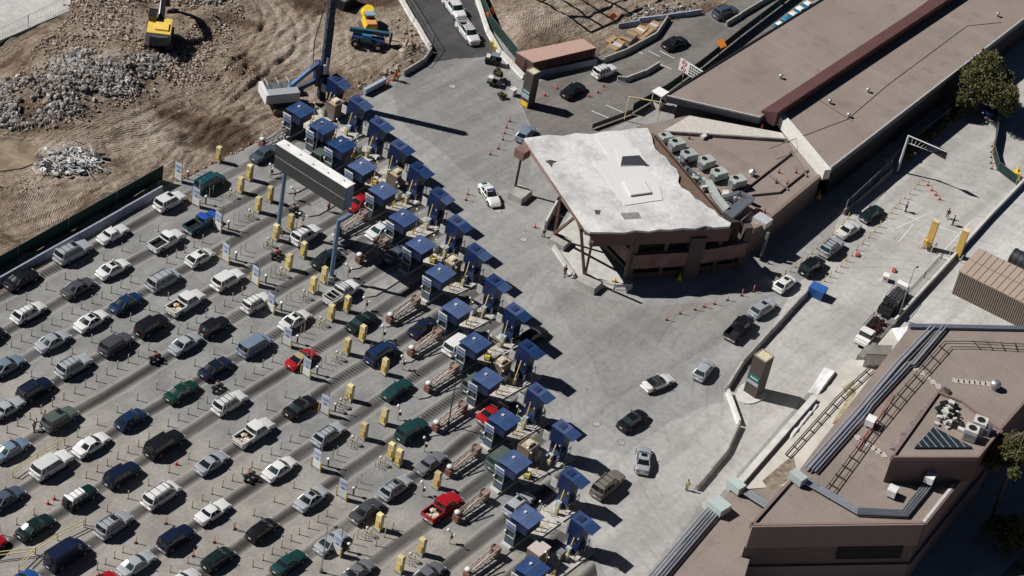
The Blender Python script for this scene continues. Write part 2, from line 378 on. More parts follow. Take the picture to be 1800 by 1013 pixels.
sheet('yard_pavement', [(1300, 690), (1395, 505), (1450, 460), (1475, 380), (1590, 300), (1800, 60), (1900, 130), (1820, 300), (1570, 590), (1430, 680), (1240, 900), (1215, 860), (1290, 760), (1270, 690)], .008, YARD)
sheet('far_yard_pavement', [(1570, 572), (1735, 400), (1830, 280), (2100, 300), (1900, 700)], .012, YARD2)

# ------------------------------------------------------------------ earthworks as one displaced sheet
def seg_dist(px, py, poly):
    n = len(poly); d = np.full(px.shape, 1e9); ins = np.zeros(px.shape, bool)
    for i in range(n):
        x0, y0 = poly[i]; x1, y1 = poly[(i + 1) % n]
        dx, dy = x1 - x0, y1 - y0; t = np.clip(((px - x0) * dx + (py - y0) * dy) / (dx * dx + dy * dy), 0, 1)
        d = np.minimum(d, np.hypot(px - x0 - t * dx, py - y0 - t * dy))
        c = ((y0 > py) != (y1 > py)) & (px < (x1 - x0) * (py - y0) / (y1 - y0 + 1e-12) + x0); ins ^= c
    return np.where(ins, d, -d)
def vnoise(x, y, seed):
    xi = np.floor(x).astype(int); yi = np.floor(y).astype(int); fx = x - xi; fy = y - yi
    fx = fx * fx * (3 - 2 * fx); fy = fy * fy * (3 - 2 * fy)
    def h(a, b): 
        n = (a * 374761393 + b * 668265263 + seed * 974711) & 0x7fffffff; n = (n ^ (n >> 13)) * 1274126177 & 0x7fffffff
        return ((n ^ (n >> 16)) & 0xffff) / 65535.
    return (h(xi, yi) * (1 - fx) + h(xi + 1, yi) * fx) * (1 - fy) + (h(xi, yi + 1) * (1 - fx) + h(xi + 1, yi + 1) * fx) * fy
def fbm(x, y, seed, o=4):
    s = 0; a = .5
    for k in range(o): s = s + a * vnoise(x * 2 ** k, y * 2 ** k, seed + k); a *= .5
    return s
HILLS = [(P2(110, 175), 9, 1.5), (P2(200, 150), 9, 1.6), (P2(60, 200), 8, 1.2), (P2(230, 60), 11, 1.6), (P2(360, 5), 6, 1.5), (P2(125, 290), 5, .5), (P2(700, 90), 3.5, .6), (P2(905, 60), 6, .9), (P2(950, 30), 5, .7)]
def spline(pix):
    P_ = [Vector(P2(*q)) for q in pix]; P_ = [P_[0] * 2 - P_[1]] + P_ + [P_[-1] * 2 - P_[-2]]; xs = []; ys = []
    for i in range(1, len(P_) - 2):
        a, b_, c, d = P_[i - 1:i + 3]
        for k in range(7):
            t = k / 7; q = .5 * ((2 * b_) + (c - a) * t + (2 * a - 5 * b_ + 4 * c - d) * t * t + (3 * b_ - a - 3 * c + d) * t ** 3); xs.append(q.x); ys.append(q.y)
    return xs, ys
TRACKS = [spline(q) for q in ([(330, 330), (400, 262), (470, 222), (540, 190)], [(345, 300), (380, 235), (430, 180), (500, 120), (560, 70)], [(200, 262), (300, 244), (420, 210), (470, 190)], [(440, -10), (475, 35), (450, 95), (385, 160)], [(480, -10), (530, 45), (525, 100), (480, 130)], [(300, 420), (370, 330), (420, 270), (470, 240)], [(250, 345), (340, 250), (430, 160), (450, 110)], [(0, 420), (120, 380), (250, 305)], [(420, 120), (520, 60), (560, 10)], [(580, 150), (640, 125), (700, 95)], [(400, 205), (480, 140), (560, 112)], [(0, 256), (100, 250), (220, 235), (330, 185)], [(-20, 350), (90, 345), (200, 330)], [(360, 60), (420, 80), (470, 60), (500, 10)], [(590, 40), (600, 110), (640, 130)], [(870, 30), (950, 60), (1050, 80)], [(860, 10), (960, 30), (1080, 10)])]
def terrain_z(x, y, poly):
    d = seg_dist(x, y, poly)
    z = .05 + (fbm(x / 9, y / 9, 3) - .42) * 2.0 + (fbm(x / 2.4, y / 2.4, 9) - .42) * .9
    rut = np.sin((x * math.cos(R(40)) + y * math.sin(R(40)) + 5 * fbm(x / 12, y / 12, 5)) * 1.9)
    z = z + .05 * rut * np.clip(fbm(x / 10, y / 10, 21) * 2.5 - .7, 0, 1)
    for (hx, hy), r, h in HILLS: z = z + h * np.exp(-((x - hx) ** 2 + (y - hy) ** 2) / r ** 2)
    for T in TRACKS:
        tx, ty = T
        best = np.full(x.shape, 1e9); 
        for (x0, y0), (x1, y1) in zip(zip(tx[:-1], ty[:-1]), zip(tx[1:], ty[1:])):
            m_ = (x > min(x0, x1) - 3) & (x < max(x0, x1) + 3) & (y > min(y0, y1) - 3) & (y < max(y0, y1) + 3)
            if not m_.any(): continue
            dx, dy = x1 - x0, y1 - y0; t = np.clip(((x[m_] - x0) * dx + (y[m_] - y0) * dy) / (dx * dx + dy * dy), 0, 1)
            best[m_] = np.minimum(best[m_], np.hypot(x[m_] - x0 - t * dx, y[m_] - y0 - t * dy))
        z = z - .20 * np.exp(-((best - 1.05) / .3) ** 2) + .10 * np.exp(-((best - 1.6) / .25) ** 2) + .07 * np.exp(-(best / .35) ** 2)
    z = np.maximum(z, .06)
    px, py = P2(12, 280); wet = np.clip(1.6 * np.exp(-((x - px) ** 2 / 40 + (y - py) ** 2 / 22)), 0, 1); z = z * (1 - wet) + -.12 * wet
    k = np.clip(d / 2.5, 0, 1)
    return np.where(d > 0, .02 + (z - .02) * k * (z > 0) + (z * k) * (z <= 0), -.25)
DP1 = [P2(*q) for q in [(-120, 600), (285, 334), (430, 262), (500, 222), (560, 196), (640, 168), (700, 140), (735, 112), (757, 88), (730, 30), (690, -80), (-150, -80)]]
DP2 = [P2(*q) for q in [(815, -80), (860, 20), (905, 98), (945, 125), (1050, 100), (1150, 62), (1165, 42), (1230, 30), (1285, 2), (1400, -80)]]
def terrain(name, poly, step):
    xs = [p[0] for p in poly]; ys = [p[1] for p in poly]
    ax = np.arange(min(xs) - 1, max(xs) + 1, step); ay = np.arange(min(ys) - 1, max(ys) + 1, step)
    X, Y = np.meshgrid(ax, ay); Z = terrain_z(X, Y, poly); D = seg_dist(X, Y, poly)
    nx, ny = len(ax), len(ay)
    keep = D > -1.5 * step
    idx = -np.ones(X.size, int); fl = keep.ravel(); idx[fl] = np.arange(fl.sum())
    vs = np.stack([X.ravel()[fl], Y.ravel()[fl], Z.ravel()[fl]], 1)
    I = np.arange(X.size).reshape(ny, nx)
    q = np.stack([I[:-1, :-1], I[:-1, 1:], I[1:, 1:], I[1:, :-1]], -1).reshape(-1, 4)
    q = idx[q]; q = q[(q >= 0).all(1)]
    me = bpy.data.meshes.new(name); me.from_pydata(vs.tolist(), [], q.tolist()); me.materials.append(DIRT)
    me.polygons.foreach_set('use_smooth', [True] * len(q))
    o = bpy.data.objects.new(name, me); COL.objects.link(o); return struct(o)
terrain('excavated_terrain', DP1, .3)
terrain('roadside_terrain', DP2, .3)
def tz(x, y, poly=None):
    return float(terrain_z(np.array([x]), np.array([y]), poly or DP1)[0])
pu = G('muddy_water', .12, .6); pu.out(pu.ramp(pu.noise(.35, 7, None, .6, .8), [(.35, (.20, .15, .10)), (.65, (.36, .29, .21))]), pu.noise(1.5, 4), .15, .03)
pp = P2(12, 282)
sheet('puddle', [(-60, 240), (0, 240), (40, 243), (70, 255), (65, 285), (38, 296), (10, 300), (-40, 305)], .03, M['muddy_water'])

# rubble
def rocks(name, n, poly, smin, smax, m, label, dens=None, lift=0., seed=1, tp=None, pile=None):
    rg = np.random.RandomState(seed)
    xs = [p[0] for p in poly]; ys = [p[1] for p in poly]
    px = rg.uniform(min(xs), max(xs), n * 5); py = rg.uniform(min(ys), max(ys), n * 5)
    d = seg_dist(px, py, poly); ok = (d > 0) & (rg.rand(n * 5) < np.clip((fbm(px / 3.2, py / 3.2, 11) - .34) * 3.2, .02, 1) * np.clip(d / 2 + .3, 0, 1))
    px, py = px[ok][:n], py[ok][:n]; n = len(px)
    pz = terrain_z(px, py, tp or DP1)
    if pile is not None: pz = pz + pile * np.clip(seg_dist(px, py, poly) / 3, 0, 1) * rg.rand(n)
    phi = (1 + 5 ** .5) / 2
    ico = np.array([(-1, phi, 0), (1, phi, 0), (-1, -phi, 0), (1, -phi, 0), (0, -1, phi), (0, 1, phi), (0, -1, -phi), (0, 1, -phi), (phi, 0, -1), (phi, 0, 1), (-phi, 0, -1), (-phi, 0, 1)]) / 1.9
    F = np.array([(0, 11, 5), (0, 5, 1), (0, 1, 7), (0, 7, 10), (0, 10, 11), (1, 5, 9), (5, 11, 4), (11, 10, 2), (10, 7, 6), (7, 1, 8), (3, 9, 4), (3, 4, 2), (3, 2, 6), (3, 6, 8), (3, 8, 9), (4, 9, 5), (2, 4, 11), (6, 2, 10), (8, 6, 7), (9, 8, 1)])
    s = smin + (smax - smin) * rg.rand(n) ** 2.5
    V = ico[None] * rg.uniform(.65, 1.25, (n, 12, 1)) * s[:, None, None] * rg.uniform(.5, 1.4, (n, 1, 3))
    a = rg.uniform(0, 6.28, n); c, q = np.cos(a)[:, None], np.sin(a)[:, None]
    x = V[:, :, 0] * c - V[:, :, 1] * q; y = V[:, :, 0] * q + V[:, :, 1] * c
    V = np.stack([x + px[:, None], y + py[:, None], V[:, :, 2] + pz[:, None] + s[:, None] * .3 + lift], -1).reshape(-1, 3)
    Fa = (F[None] + (np.arange(n) * 12)[:, None, None]).reshape(-1, 3)
    me = bpy.data.meshes.new(name); me.from_pydata(V.tolist(), [], Fa.tolist()); me.materials.append(m)
    o = bpy.data.objects.new(name, me); COL.objects.link(o); return tag(o, label, 'rubble', kind='stuff')
def rockmat(name, cols):
    g = G(name, .9, .2); c = g.ramp(g.island, [(i / len(cols), q) for i, q in enumerate(cols)])
    c = g.mix(.5, c, g.mix(1, c, g.ramp(g.noise(3, 5), [(.3, .6), (.7, 1.3)]), 'MULTIPLY')); return g.out(c)
RK_G = rockmat('grey_rubble', [(.06, .06, .06), (.20, .195, .19), (.36, .355, .35), (.15, .12, .10), (.55, .54, .53), (.28, .23, .19)])
RK_T = rockmat('tan_rubble', [(.30, .24, .19), (.40, .33, .27), (.52, .46, .40), (.44, .31, .25), (.22, .17, .14)])
pg = [P2(*q) for q in [(-30, 235), (60, 238), (130, 222), (190, 205), (250, 185), (262, 160), (300, 130), (320, 118), (300, 100), (250, 118), (190, 130), (150, 100), (90, 118), (30, 150), (-30, 180)]]
pt = [P2(*q) for q in [(-20, 215), (20, 150), (60, 95), (110, 50), (135, -20), (420, -30), (430, 40), (400, 90), (420, 130), (330, 165), (260, 190), (150, 230), (60, 245)]]
rocks('concrete_rubble_pile', 9000, pg, .07, .42, RK_G, 'broad pile of broken grey concrete rubble on the brown dirt', seed=2, pile=.5)
rocks('tan_rubble_slope', 15000, pt, .04, .24, RK_T, 'slope of tan earth and broken stone below the yellow excavator', seed=3, pile=.15)
rocks('far_rubble_pile', 1800, [P2(*q) for q in [(305, -20), (310, 12), (345, 24), (390, 26), (415, 18), (415, -20)]], .08, .4, RK_G, 'grey rubble pile at the top edge right of the yellow excavator', seed=4, pile=.8)
rocks('loose_stones', 1500, [P2(*q) for q in [(330, 60), (420, 60), (470, 150), (300, 235), (230, 230), (120, 320), (0, 400), (0, 330), (180, 250)]], .04, .2, RK_T, 'loose stones strewn over the tracked brown dirt', seed=5)
rocks('roadside_stones', 900, [P2(*q) for q in [(690, 20), (715, 30), (750, 90), (735, 108), (690, 140), (600, 175), (560, 185), (640, 140), (700, 110)]], .06, .4, RK_T, 'broken kerb stones along the dirt bank by the pale road wall', seed=6)
rocks('roadside_debris', 500, [P2(*q) for q in [(1090, 30), (1150, -5), (1240, -10), (1230, 25), (1170, 38), (1100, 45)]], .06, .35, RK_G, 'debris heap behind the barriers at the top of the photo', seed=8, tp=DP2)
rocks('orange_debris', 420, [P2(*q) for q in [(310, 325), (330, 305), (420, 262), (490, 222), (512, 225), (430, 275), (350, 320)]], .04, .22, rockmat('orange_rubble', [(.5, .16, .09), (.55, .3, .22), (.3, .18, .13), (.6, .42, .36)]), 'orange netting scraps and stones beside the first lane', seed=9)
# heap of scrap metal
def scrap():
    g = rockmat('scrap_metal', [(.10, .10, .10), (.45, .46, .47), (.62, .62, .62), (.25, .2, .17), (.05, .05, .05), (.75, .76, .77)])
    b = MB(); r = random.Random(5)
    for i in range(420):
        x, y = P2(58 + r.triangular(0, 132, 60), 268 + r.triangular(0, 52, 28)); z0 = tz(x, y)
        hh = r.random() * .9; a = r.random() * 6.28; l = r.uniform(.2, 1.7); e = r.uniform(-.5, .5)
        p = Vector((x, y, z0 + .1 + hh)); d = Vector((math.cos(a) * l, math.sin(a) * l, e * l * .6)) / 2
        if r.random() < .6: b.beam(p - d, p + d, r.uniform(.04, .14), r.uniform(.03, .1))
        else: b.box(p, (l * .7, r.uniform(.2, .7), .03), 0, m=Matrix.Rotation(a, 3, 'Z') @ Matrix.Rotation(e, 3, 'X'))
    return tag(b.build('scrap_metal_heap', g), 'tangled heap of twisted scrap metal lying on the brown dirt', 'scrap', kind='stuff')
scrap()
# ------------------------------------------------------------------ vehicles (front towards +x, origin on the ground)
KT = dict(
 sedan=dict(L=4.75, W=1.82, H=1.44, sill=.97, hood=.92, nose=.70, rb=-1.68, rt=-.92, ft=.30, fb=1.12, n=2),
 boxy=dict(L=4.6, W=1.72, H=1.40, sill=.95, hood=.93, nose=.80, rb=-1.38, rt=-.98, ft=.22, fb=.82, n=2),
 coupe=dict(L=4.5, W=1.78, H=1.33, sill=.93, hood=.88, nose=.62, rb=-1.75, rt=-.85, ft=.10, fb=.98, n=1),
 hatch=dict(L=4.2, W=1.75, H=1.48, sill=1.0, hood=.95, nose=.72, rb=-2.0, rt=-1.45, ft=.35, fb=1.15, n=2),
 wagon=dict(L=4.7, W=1.78, H=1.50, sill=.98, hood=.93, nose=.72, rb=-2.22, rt=-1.80, ft=.35, fb=1.12, n=3),
 suv=dict(L=4.7, W=1.88, H=1.78, sill=1.14, hood=1.10, nose=.92, rb=-2.24, rt=-2.0, ft=.35, fb=1.02, n=3),
 bigsuv=dict(L=5.3, W=2.0, H=1.90, sill=1.2, hood=1.16, nose=1.0, rb=-2.55, rt=-2.33, ft=.5, fb=1.2, n=3),
 jeep=dict(L=4.2, W=1.75, H=1.75, sill=1.12, hood=1.1, nose=1.0, rb=-2.04, rt=-1.92, ft=.28, fb=.7, n=3),
 minivan=dict(L=4.95, W=1.92, H=1.78, sill=1.08, hood=1.02, nose=.78, rb=-2.38, rt=-2.15, ft=.85, fb=1.72, n=3),
 van=dict(L=5.3, W=2.0, H=2.25, sill=1.3, hood=1.15, nose=.9, rb=-2.6, rt=-2.5, ft=1.2, fb=1.85, n=2),
 pickup=dict(L=5.2, W=1.9, H=1.75, sill=1.14, hood=1.1, nose=.95, rb=-.42, rt=-.30, ft=.75, fb=1.35, n=1),
 crew=dict(L=5.6, W=1.98, H=1.85, sill=1.18, hood=1.14, nose=.98, rb=-.75, rt=-.62, ft=.95, fb=1.55, n=2))
def car_proto(kind, pm, opts=''):
    k = KT[kind]; L, W, H = k['L'], k['W'], k['H']; hw = W / 2; bedk = kind in ('pickup', 'crew')
    root = thing('car', '', 'car')
    deck = k['sill'] + (.03 if k['rb'] > -L / 2 + .4 else 0)
    x0 = k['rb'] - .1 if bedk else -L / 2
    st = []                                            # x, width factor, top z
    if bedk: st += [(x0, .98, k['sill'])]
    elif k['rb'] > -L / 2 + .4: st += [(-L / 2, .80, deck - .22), (-L / 2 + .06, .88, deck - .06), (-L / 2 + .22, .95, deck), (k['rb'], 1, deck + .01)]
    else: st += [(-L / 2, .86, k['sill'] - .12), (-L / 2 + .08, .94, k['sill']), (-L / 2 + .5, 1, k['sill'])]
    st += [(0, 1, k['sill']), (k['fb'], 1, k['sill'] - .01), (k['fb'] + .35, .985, k['hood']), (L / 2 - .45, .95, k['hood'] - (k['hood'] - k['nose']) * .45), (L / 2 - .14, .88, k['nose']), (L / 2, .76, k['nose'] - .18)]
    b = MB(); prof = lambda f, zt: [(0, zt + .035), (.5 * hw * f, zt + .03), (.86 * hw * f, zt - .005), (.97 * hw * f, zt - .09), (hw * f, zt * .62), (.985 * hw * f, .36), (.9 * hw * f, .22)]
    rows = []
    for x, f, zt in st:
        pr = prof(f, zt); rows.append([(x, y, z) for y, z in pr[::-1]] + [(x, -y, z) for y, z in pr[1:]])
    n = len(rows[0]); vs = [p for r_ in rows for p in r_]; fs = []
    for i in range(len(rows) - 1):
        for j in range(n - 1): fs.append((i * n + j, i * n + j + 1, (i + 1) * n + j + 1, (i + 1) * n + j))
    fs.append(tuple(range(n))[::-1]); fs.append(tuple((len(rows) - 1) * n + j for j in range(n)))
    b.add(vs, [f[::-1] for f in fs])
    for sx in (-L / 2 + .9 if L < 5 else -L / 2 + 1.1, L / 2 - .88):    # dark wheel arches
        for sy in (-1, 1): b.cyl((sx, sy * (hw - .1), .36), (sx, sy * (hw + .004), .36), .40, n=12, mi=1)
    b.box((0, 0, .24), (L * .86, W * .93, .1), 0, 1)
    b.build('body', [pm, blk], root, smooth=32)
    # greenhouse
    wb, wt = hw * .90, hw * (.80 if H > 1.6 else .70); zb, zt = k['sill'] - .02, H - .05
    rb, rt, ft, fb = k['rb'], k['rt'], k['ft'], k['fb']
    def ring(xr, xf, wy, z, bow):
        pts = [(xf - bow * (t * t), t * wy, z) for t in (-1, -.5, 0, .5, 1)]
        xm = (xr + xf) / 2; pts += [(xm, wy * 1.01, z)]
        pts += [(xr + bow * .6 * (t * t), t * wy, z) for t in (1, .5, 0, -.5, -1)] + [(xm, -wy * 1.01, z)]
        return pts
    r0 = ring(rb, fb, wb, zb, .22); r1 = ring(rt, ft, wt, zt, .14); m_ = len(r0)
    g = MB(); g.add(r0 + r1, [(i, (i + 1) % m_, m_ + (i + 1) % m_, m_ + i) for i in range(m_)])
    if 'open' not in opts: g.build('windows', glasst if 'tint' in opts else glass, root, smooth=25)
    rf = MB(); r2 = [(x * 1.0 + (.03 if x > (rt + ft) / 2 else -.03), y * 1.03, zt - .01) for x, y, z in r1]
    cx_ = (rt + ft) / 2
    r3 = [(x, y * 1.0, zt + .035) for x, y, z in r1]; r4 = [(cx_ + (x - cx_) * .55, y * .55, H + .012) for x, y, z in r1]
    vs = r2 + r3 + r4 + [(cx_, 0, H + .02)]; fs = []
    for q in (0, 1):
        for i in range(m_): fs.append((q * m_ + i, q * m_ + (i + 1) % m_, (q + 1) * m_ + (i + 1) % m_, (q + 1) * m_ + i))
    for i in range(m_): fs.append((2 * m_ + i, 2 * m_ + (i + 1) % m_, 3 * m_))
    rfm = {'tanroof': mat('tan_canvas', (.42, .33, .22), .9), 'blackroof': mat('black_canvas', (.025, .025, .028), .9), 'whiteroof': wht, 'blueroofp': mat('blue_cover', (.02, .07, .42), .5)}
    rmat = pm
    for kk, vv in rfm.items():
        if kk in opts: rmat = vv
    rf.add(vs, fs)
    pw = .075 if H < 1.6 else .10
    for ia in (0, 4, 6, 10): rf.beam(Vector(r0[ia]) * 1.0, Vector(r1[ia]), pw, .06)
    for sy in (5, 11): rf.beam(r0[sy], r1[sy], .07, .05)
    if k['n'] == 3:
        for s in (1, -1):
            xa = rb + (fb - rb) * .24; xb_ = rt + (ft - rt) * .24; rf.beam((xa, s * wb * 1.005, zb), (xb_, s * wt * 1.005, zt), .09, .05)
    if kind == 'van': 
        for s in (1, -1): rf.box((-.9, s * (wb + wt) / 2, (zb + zt) / 2), (3.2, .12, zt - zb - .05))
    rf.build('roof', rmat, root, smooth=40)
    if 'sun' in opts: MB().box((ft - .42, 0, H + .018), (.62, wt * 1.15, .02)).build('sunroof', glass, root)
    if 'rack' in opts:
        q = MB()
        for s in (1, -1): q.beam((rt + .2, s * wt * .82, H + .08), (ft - .15, s * wt * .82, H + .08), .05)
        for t in (.15, .5, .85): q.beam((rt + .2 + t * (ft - rt - .35), -wt * .82, H + .09), (rt + .2 + t * (ft - rt - .35), wt * .82, H + .09), .05, .03)
        q.build('roof_rack', dark, root)
    if 'lightbar' in opts: MB().box((.0, 0, H + .1), (.28, 1.1, .12)).build('light_bar', mat('beacon_blue', (.08, .1, .4), .3), root)
    if 'spare' in opts: MB().cyl((-L / 2 - .22, .0, .95), (-L / 2 - .02, 0, .95), .36, n=14).build('spare_wheel', blk, root, smooth=40)
    if 'stripe' in opts:
        q = MB()
        for s in (1, -1): q.box((.2, s * (hw + .006), .72), (1.4, .012, .34), 0)
        q.box((-L / 2 + .35, 0, deck + .052), (.45, .8, .012)); q.build('green_stripe', mat('patrol_green', (.01, .16, .07), .4), root)
    # wheels
    wx = (-L / 2 + .9 if L < 5 else -L / 2 + 1.1, L / 2 - .88); wr = .33 if H < 1.6 else .38
    for x in wx:
        for s in (-1, 1):
            t = MB().cyl((x, s * (hw - .2), wr), (x, s * (hw + .012), wr), wr, n=14).build('wheel', blk, root, smooth=40)
            MB().cyl((x, s * (hw - .0), wr), (x, s * (hw + .02), wr), wr * .58, n=8).build('rim', steel, t)
    tl = mat('tail_lamp_red', (.16, .012, .01), .25); hl = mat('headlamp_lens', (.7, .72, .74), .15)
    zl = .78 if H < 1.6 else .95
    for s in (1, -1):
        MB().box((-L / 2 + .045, s * hw * (.70 if not bedk else .9), zl), (.10, .26 if not bedk else .13, .11 if H < 1.6 else .22)).build('tail_light', tl, root)
        MB().box((L / 2 - .13, s * hw * .66, k['nose'] - .12), (.18, .36, .13)).build('headlight', hl, root)
        MB().box((fb - .28, s * (hw + .08), k['sill'] + .04), (.1, .2, .13)).build('mirror', pm, root)
    q = MB().box((-L / 2 - .02, 0, .48), (.2, W * (.84 if not bedk else .95), .2)); 
    q.build('rear_bumper', steel if bedk or 'chrome' in opts else pm, root)
    MB().box((L / 2 + .0, 0, .45), (.16, W * .74, .2)).build('front_bumper', pm if 'chrome' not in opts else steel, root)
    MB().box((-L / 2 - .02 - (.11 if H >= 1.6 or bedk else 0), 0, .62 if not bedk else .6), (.03, .42, .14)).build('number_plate', wht, root)
    if bedk:
        q = MB(); xb_, xe = x0, -L / 2; bw = hw * .97
        q.box(((xb_ + xe) / 2, 0, .62), (xb_ - xe, bw * 2 - .06, .1), 0, 1)
        for s in (1, -1):
            q.box(((xb_ + xe) / 2, s * (bw - .06), .70), (xb_ - xe, .12, .86)); q.box((wx[0], s * (bw - .02), .36), (.82, .1, .5), 0, 2)
        q.box((xe + .05, 0, .72), (.1, bw * 2 - .02, .80)); q.box((xb_ - .03, 0, .85), (.06, bw * 2 - .26, .5), 0, 1)
        q.build('cargo_bed', [pm, dark, blk], root)
        if 'load' in opts:
            q = MB(); r = random.Random(3)
            for i in range(14): q.box((r.uniform(xe + .3, xb_ - .3), r.uniform(-.6, .6), .74 + r.random() * .12), (r.uniform(.2, .6), r.uniform(.15, .4), r.uniform(.05, .2)), r.random() * 3, i % 2)
            q.build('load', [whtd, wood], root)
        if 'rackbed' in opts:
            q = MB()
            for x in (xe + .1, (xe + xb_) / 2, xb_ - .1): q.beam((x, -bw + .08, 1.5), (x, bw - .08, 1.5), .06)
            for s in (1, -1):
                q.beam((xe + .1, s * (bw - .08), 1.5), (xb_ - .1, s * (bw - .08), 1.5), .06)
                for x in (xe + .1, (xe + xb_) / 2, xb_ - .1): q.beam((x, s * (bw - .08), 1.1), (x, s * (bw - .08), 1.5), .05)
            q.build('ladder_rack', whtd, root)
    if 'hoodcover' in opts: MB().box(((fb + L / 2) / 2 + .1, 0, k['hood'] - .01), (L / 2 - fb - .4, W * .82, .1)).build('hood_cover', mat('blue_cover', (.02, .07, .42), .5), root)
    root['_k'] = kind
    return root
PC = dict(white=(.80, .80, .79), silver=(.40, .43, .46), grey=(.17, .18, .20), darkgrey=(.075, .08, .09), black=(.010, .011, .014), darkblue=(.008, .015, .042),
          blue=(.010, .035, .10), lightblue=(.20, .27, .36), teal=(.012, .085, .105), green=(.005, .042, .026), darkgreen=(.008, .022, .022), red=(.42, .012, .018), brown=(.20, .18, .155), greyblue=(.07, .095, .135), tealgreen=(.012, .052, .052), brightblue=(.02, .10, .33), greygreen=(.10, .13, .12))
CNAME = dict(brown='brownish grey', darkgrey='dark grey', darkblue='dark blue', lightblue='light blue', darkgreen='dark green', greyblue='grey-blue', tealgreen='teal', brightblue='bright blue', greygreen='grey-green')
KNAME = dict(sedan='sedan', boxy='square-edged old sedan', coupe='coupe', hatch='hatchback', wagon='estate car', suv='SUV', bigsuv='large long SUV', jeep='upright short SUV', minivan='minivan', van='full-size van', pickup='pickup truck', crew='full-size pickup truck')
ONAME = [('sun', 'sunroof'), ('rack ', 'roof rack'), ('load', 'loaded bed'), ('rackbed', 'ladder rack'), ('spare', 'rear spare wheel'), ('lightbar', 'roof light bar'), ('tanroof', 'tan cloth top'), ('blackroof', 'black top'), ('whiteroof', 'white roof'), ('stripe', 'green stripe')]
CAT = dict(pickup='pickup truck', crew='pickup truck', van='van', minivan='minivan', suv='SUV', bigsuv='SUV', jeep='SUV')
ONM = dict(pickup='parked_pickup', crew='parked_pickup', van='van', minivan='minivan', suv='suv', bigsuv='suv', jeep='suv')
PROTO = {}
CARS = []
def car(x, y, kind, colr, opts='', head=None, where=None, zc=.75, name=None):
    """x, y: place of the middle of the vehicle in the photograph"""
    key = (kind, colr, opts)
    if key not in PROTO:
        o = car_proto(kind, paint(colr, PC[colr]), opts + ' '); PROTO[key] = o
    else: o = copy_tree(PROTO[key])
    p = at(x, y, zc); rz = R(rnd.uniform(-1.3, 1.3)) if head is None else R(heading(x, y, *head, zc) if isinstance(head, tuple) else head)
    if where is None:
        k = laneindex(p.y); p.y = p.y * .7 + (GAP[k] + GAP[k + 1]) / 2 * .3
    o.location = (p.x, p.y, 0); o.rotation_euler.z = rz
    CARS.append((o, kind, colr, opts, where, p.x, p.y)); return o
for a in [
 (38,489,'sedan','black'), (128,442,'bigsuv','silver','sun rack '), (200,411,'boxy','white'), (199,471,'sedan','white','sun'), (293,423,'pickup','white'),
 (138,504,'sedan','darkgrey'), (299,353,'suv','white','sun'), (371,321,'minivan','teal','rack '), (356,392,'pickup','teal','blueroofp hoodcover'),
 (352,451,'hatch','white','sun'), (401,491,'suv','white'), (289,492,'minivan','silver','rack '), (225,532,'sedan','blue'), (326,531,'crew','white','load'),
 (452,532,'jeep','white','rack '), (520,562,'sedan','white','sun'), (49,546,'wagon','white','rack '), (162,563,'sedan','white','sun '), (268,572,'suv','black'),
 (378,574,'jeep','black'), (326,602,'sedan','silver'), (93,598,'sedan','silver','tint'), (204,604,'suv','darkgrey'), (11,641,'sedan','lightblue'), (128,641,'suv','silver','rack '),
 (450,607,'minivan','lightblue'), (380,645,'sedan','darkblue'), (60,683,'suv','darkblue','rack '), (322,688,'sedan','green','tint'), (531,629,'coupe','red','tanroof'),
 (13,716,'boxy','silver'), (105,735,'suv','greygreen','sun'), (231,735,'hatch','blue'), (404,707,'suv','white','rack '), (530,714,'sedan','black','tint'),
 (20,789,'sedan','lightblue','tint'), (161,780,'sedan','white'), (289,780,'bigsuv','black'), (446,759,'crew','white','load'), (579,762,'wagon','silver','rack '),
 (89,815,'bigsuv','white','chrome'), (217,835,'suv','darkblue'), (373,812,'coupe','silver'), (493,823,'sedan','white','tint'), (11,875,'sedan','greyblue'),
 (141,873,'jeep','darkgreen','whiteroof rack spare'), (63,925,'sedan','darkgreen','tint'), (200,921,'suv','silver','sun rack'), (284,869,'minivan','white','rack '),
 (374,898,'boxy','white','chrome'), (549,875,'sedan','silver','sun '), (117,974,'van','darkblue'), (461,929,'hatch','black'), (310,946,'suv','darkblue','chrome'),
 (240,990,'sedan','silver','tint '), (382,979,'hatch','darkgreen'), (506,986,'boxy','tealgreen'), (586,953,'coupe','silver','tint'), (645,896,'sedan','darkgrey','chrome'),
 (695,855,'wagon','silver','sun rack '), (757,812,'boxy','grey'), (778,891,'crew','red','load'), (630,1005,'sedan','grey'), (726,756,'suv','tealgreen'),
 (700,684,'boxy','tealgreen','tint'), (672,621,'minivan','blue','rack '), (638,565,'sedan','darkgreen','tint '), (602,515,'crew','white','rackbed'),
 (-27,957,'sedan','red'), (32,1022,'sedan','brightblue'), (172,1024,'sedan','red','tint'), (316,1020,'sedan','white','tint '), (538,412,'suv','white','rack'),
 (468,269,'sedan','greyblue','tint'), (575,272,'minivan','greygreen'), (672,404,'sedan','white','tint  '), (636,353,'sedan','red',''), (574,452,'sedan','darkgreen',''),
 (700,444,'sedan','greyblue',''), (806,603,'minivan','white','tint'), (840,672,'suv','greygreen',''), (862,722,'sedan','red','chrome'), (884,802,'bigsuv','greygreen','tint'),
 (912,884,'wagon','silver','sun'), (752,1008,'sedan','grey',''), (-22,591,'sedan','black',''), (748,575,'sedan','darkblue','')]:
    car(*a)
PW = 'crossing the open plaza'
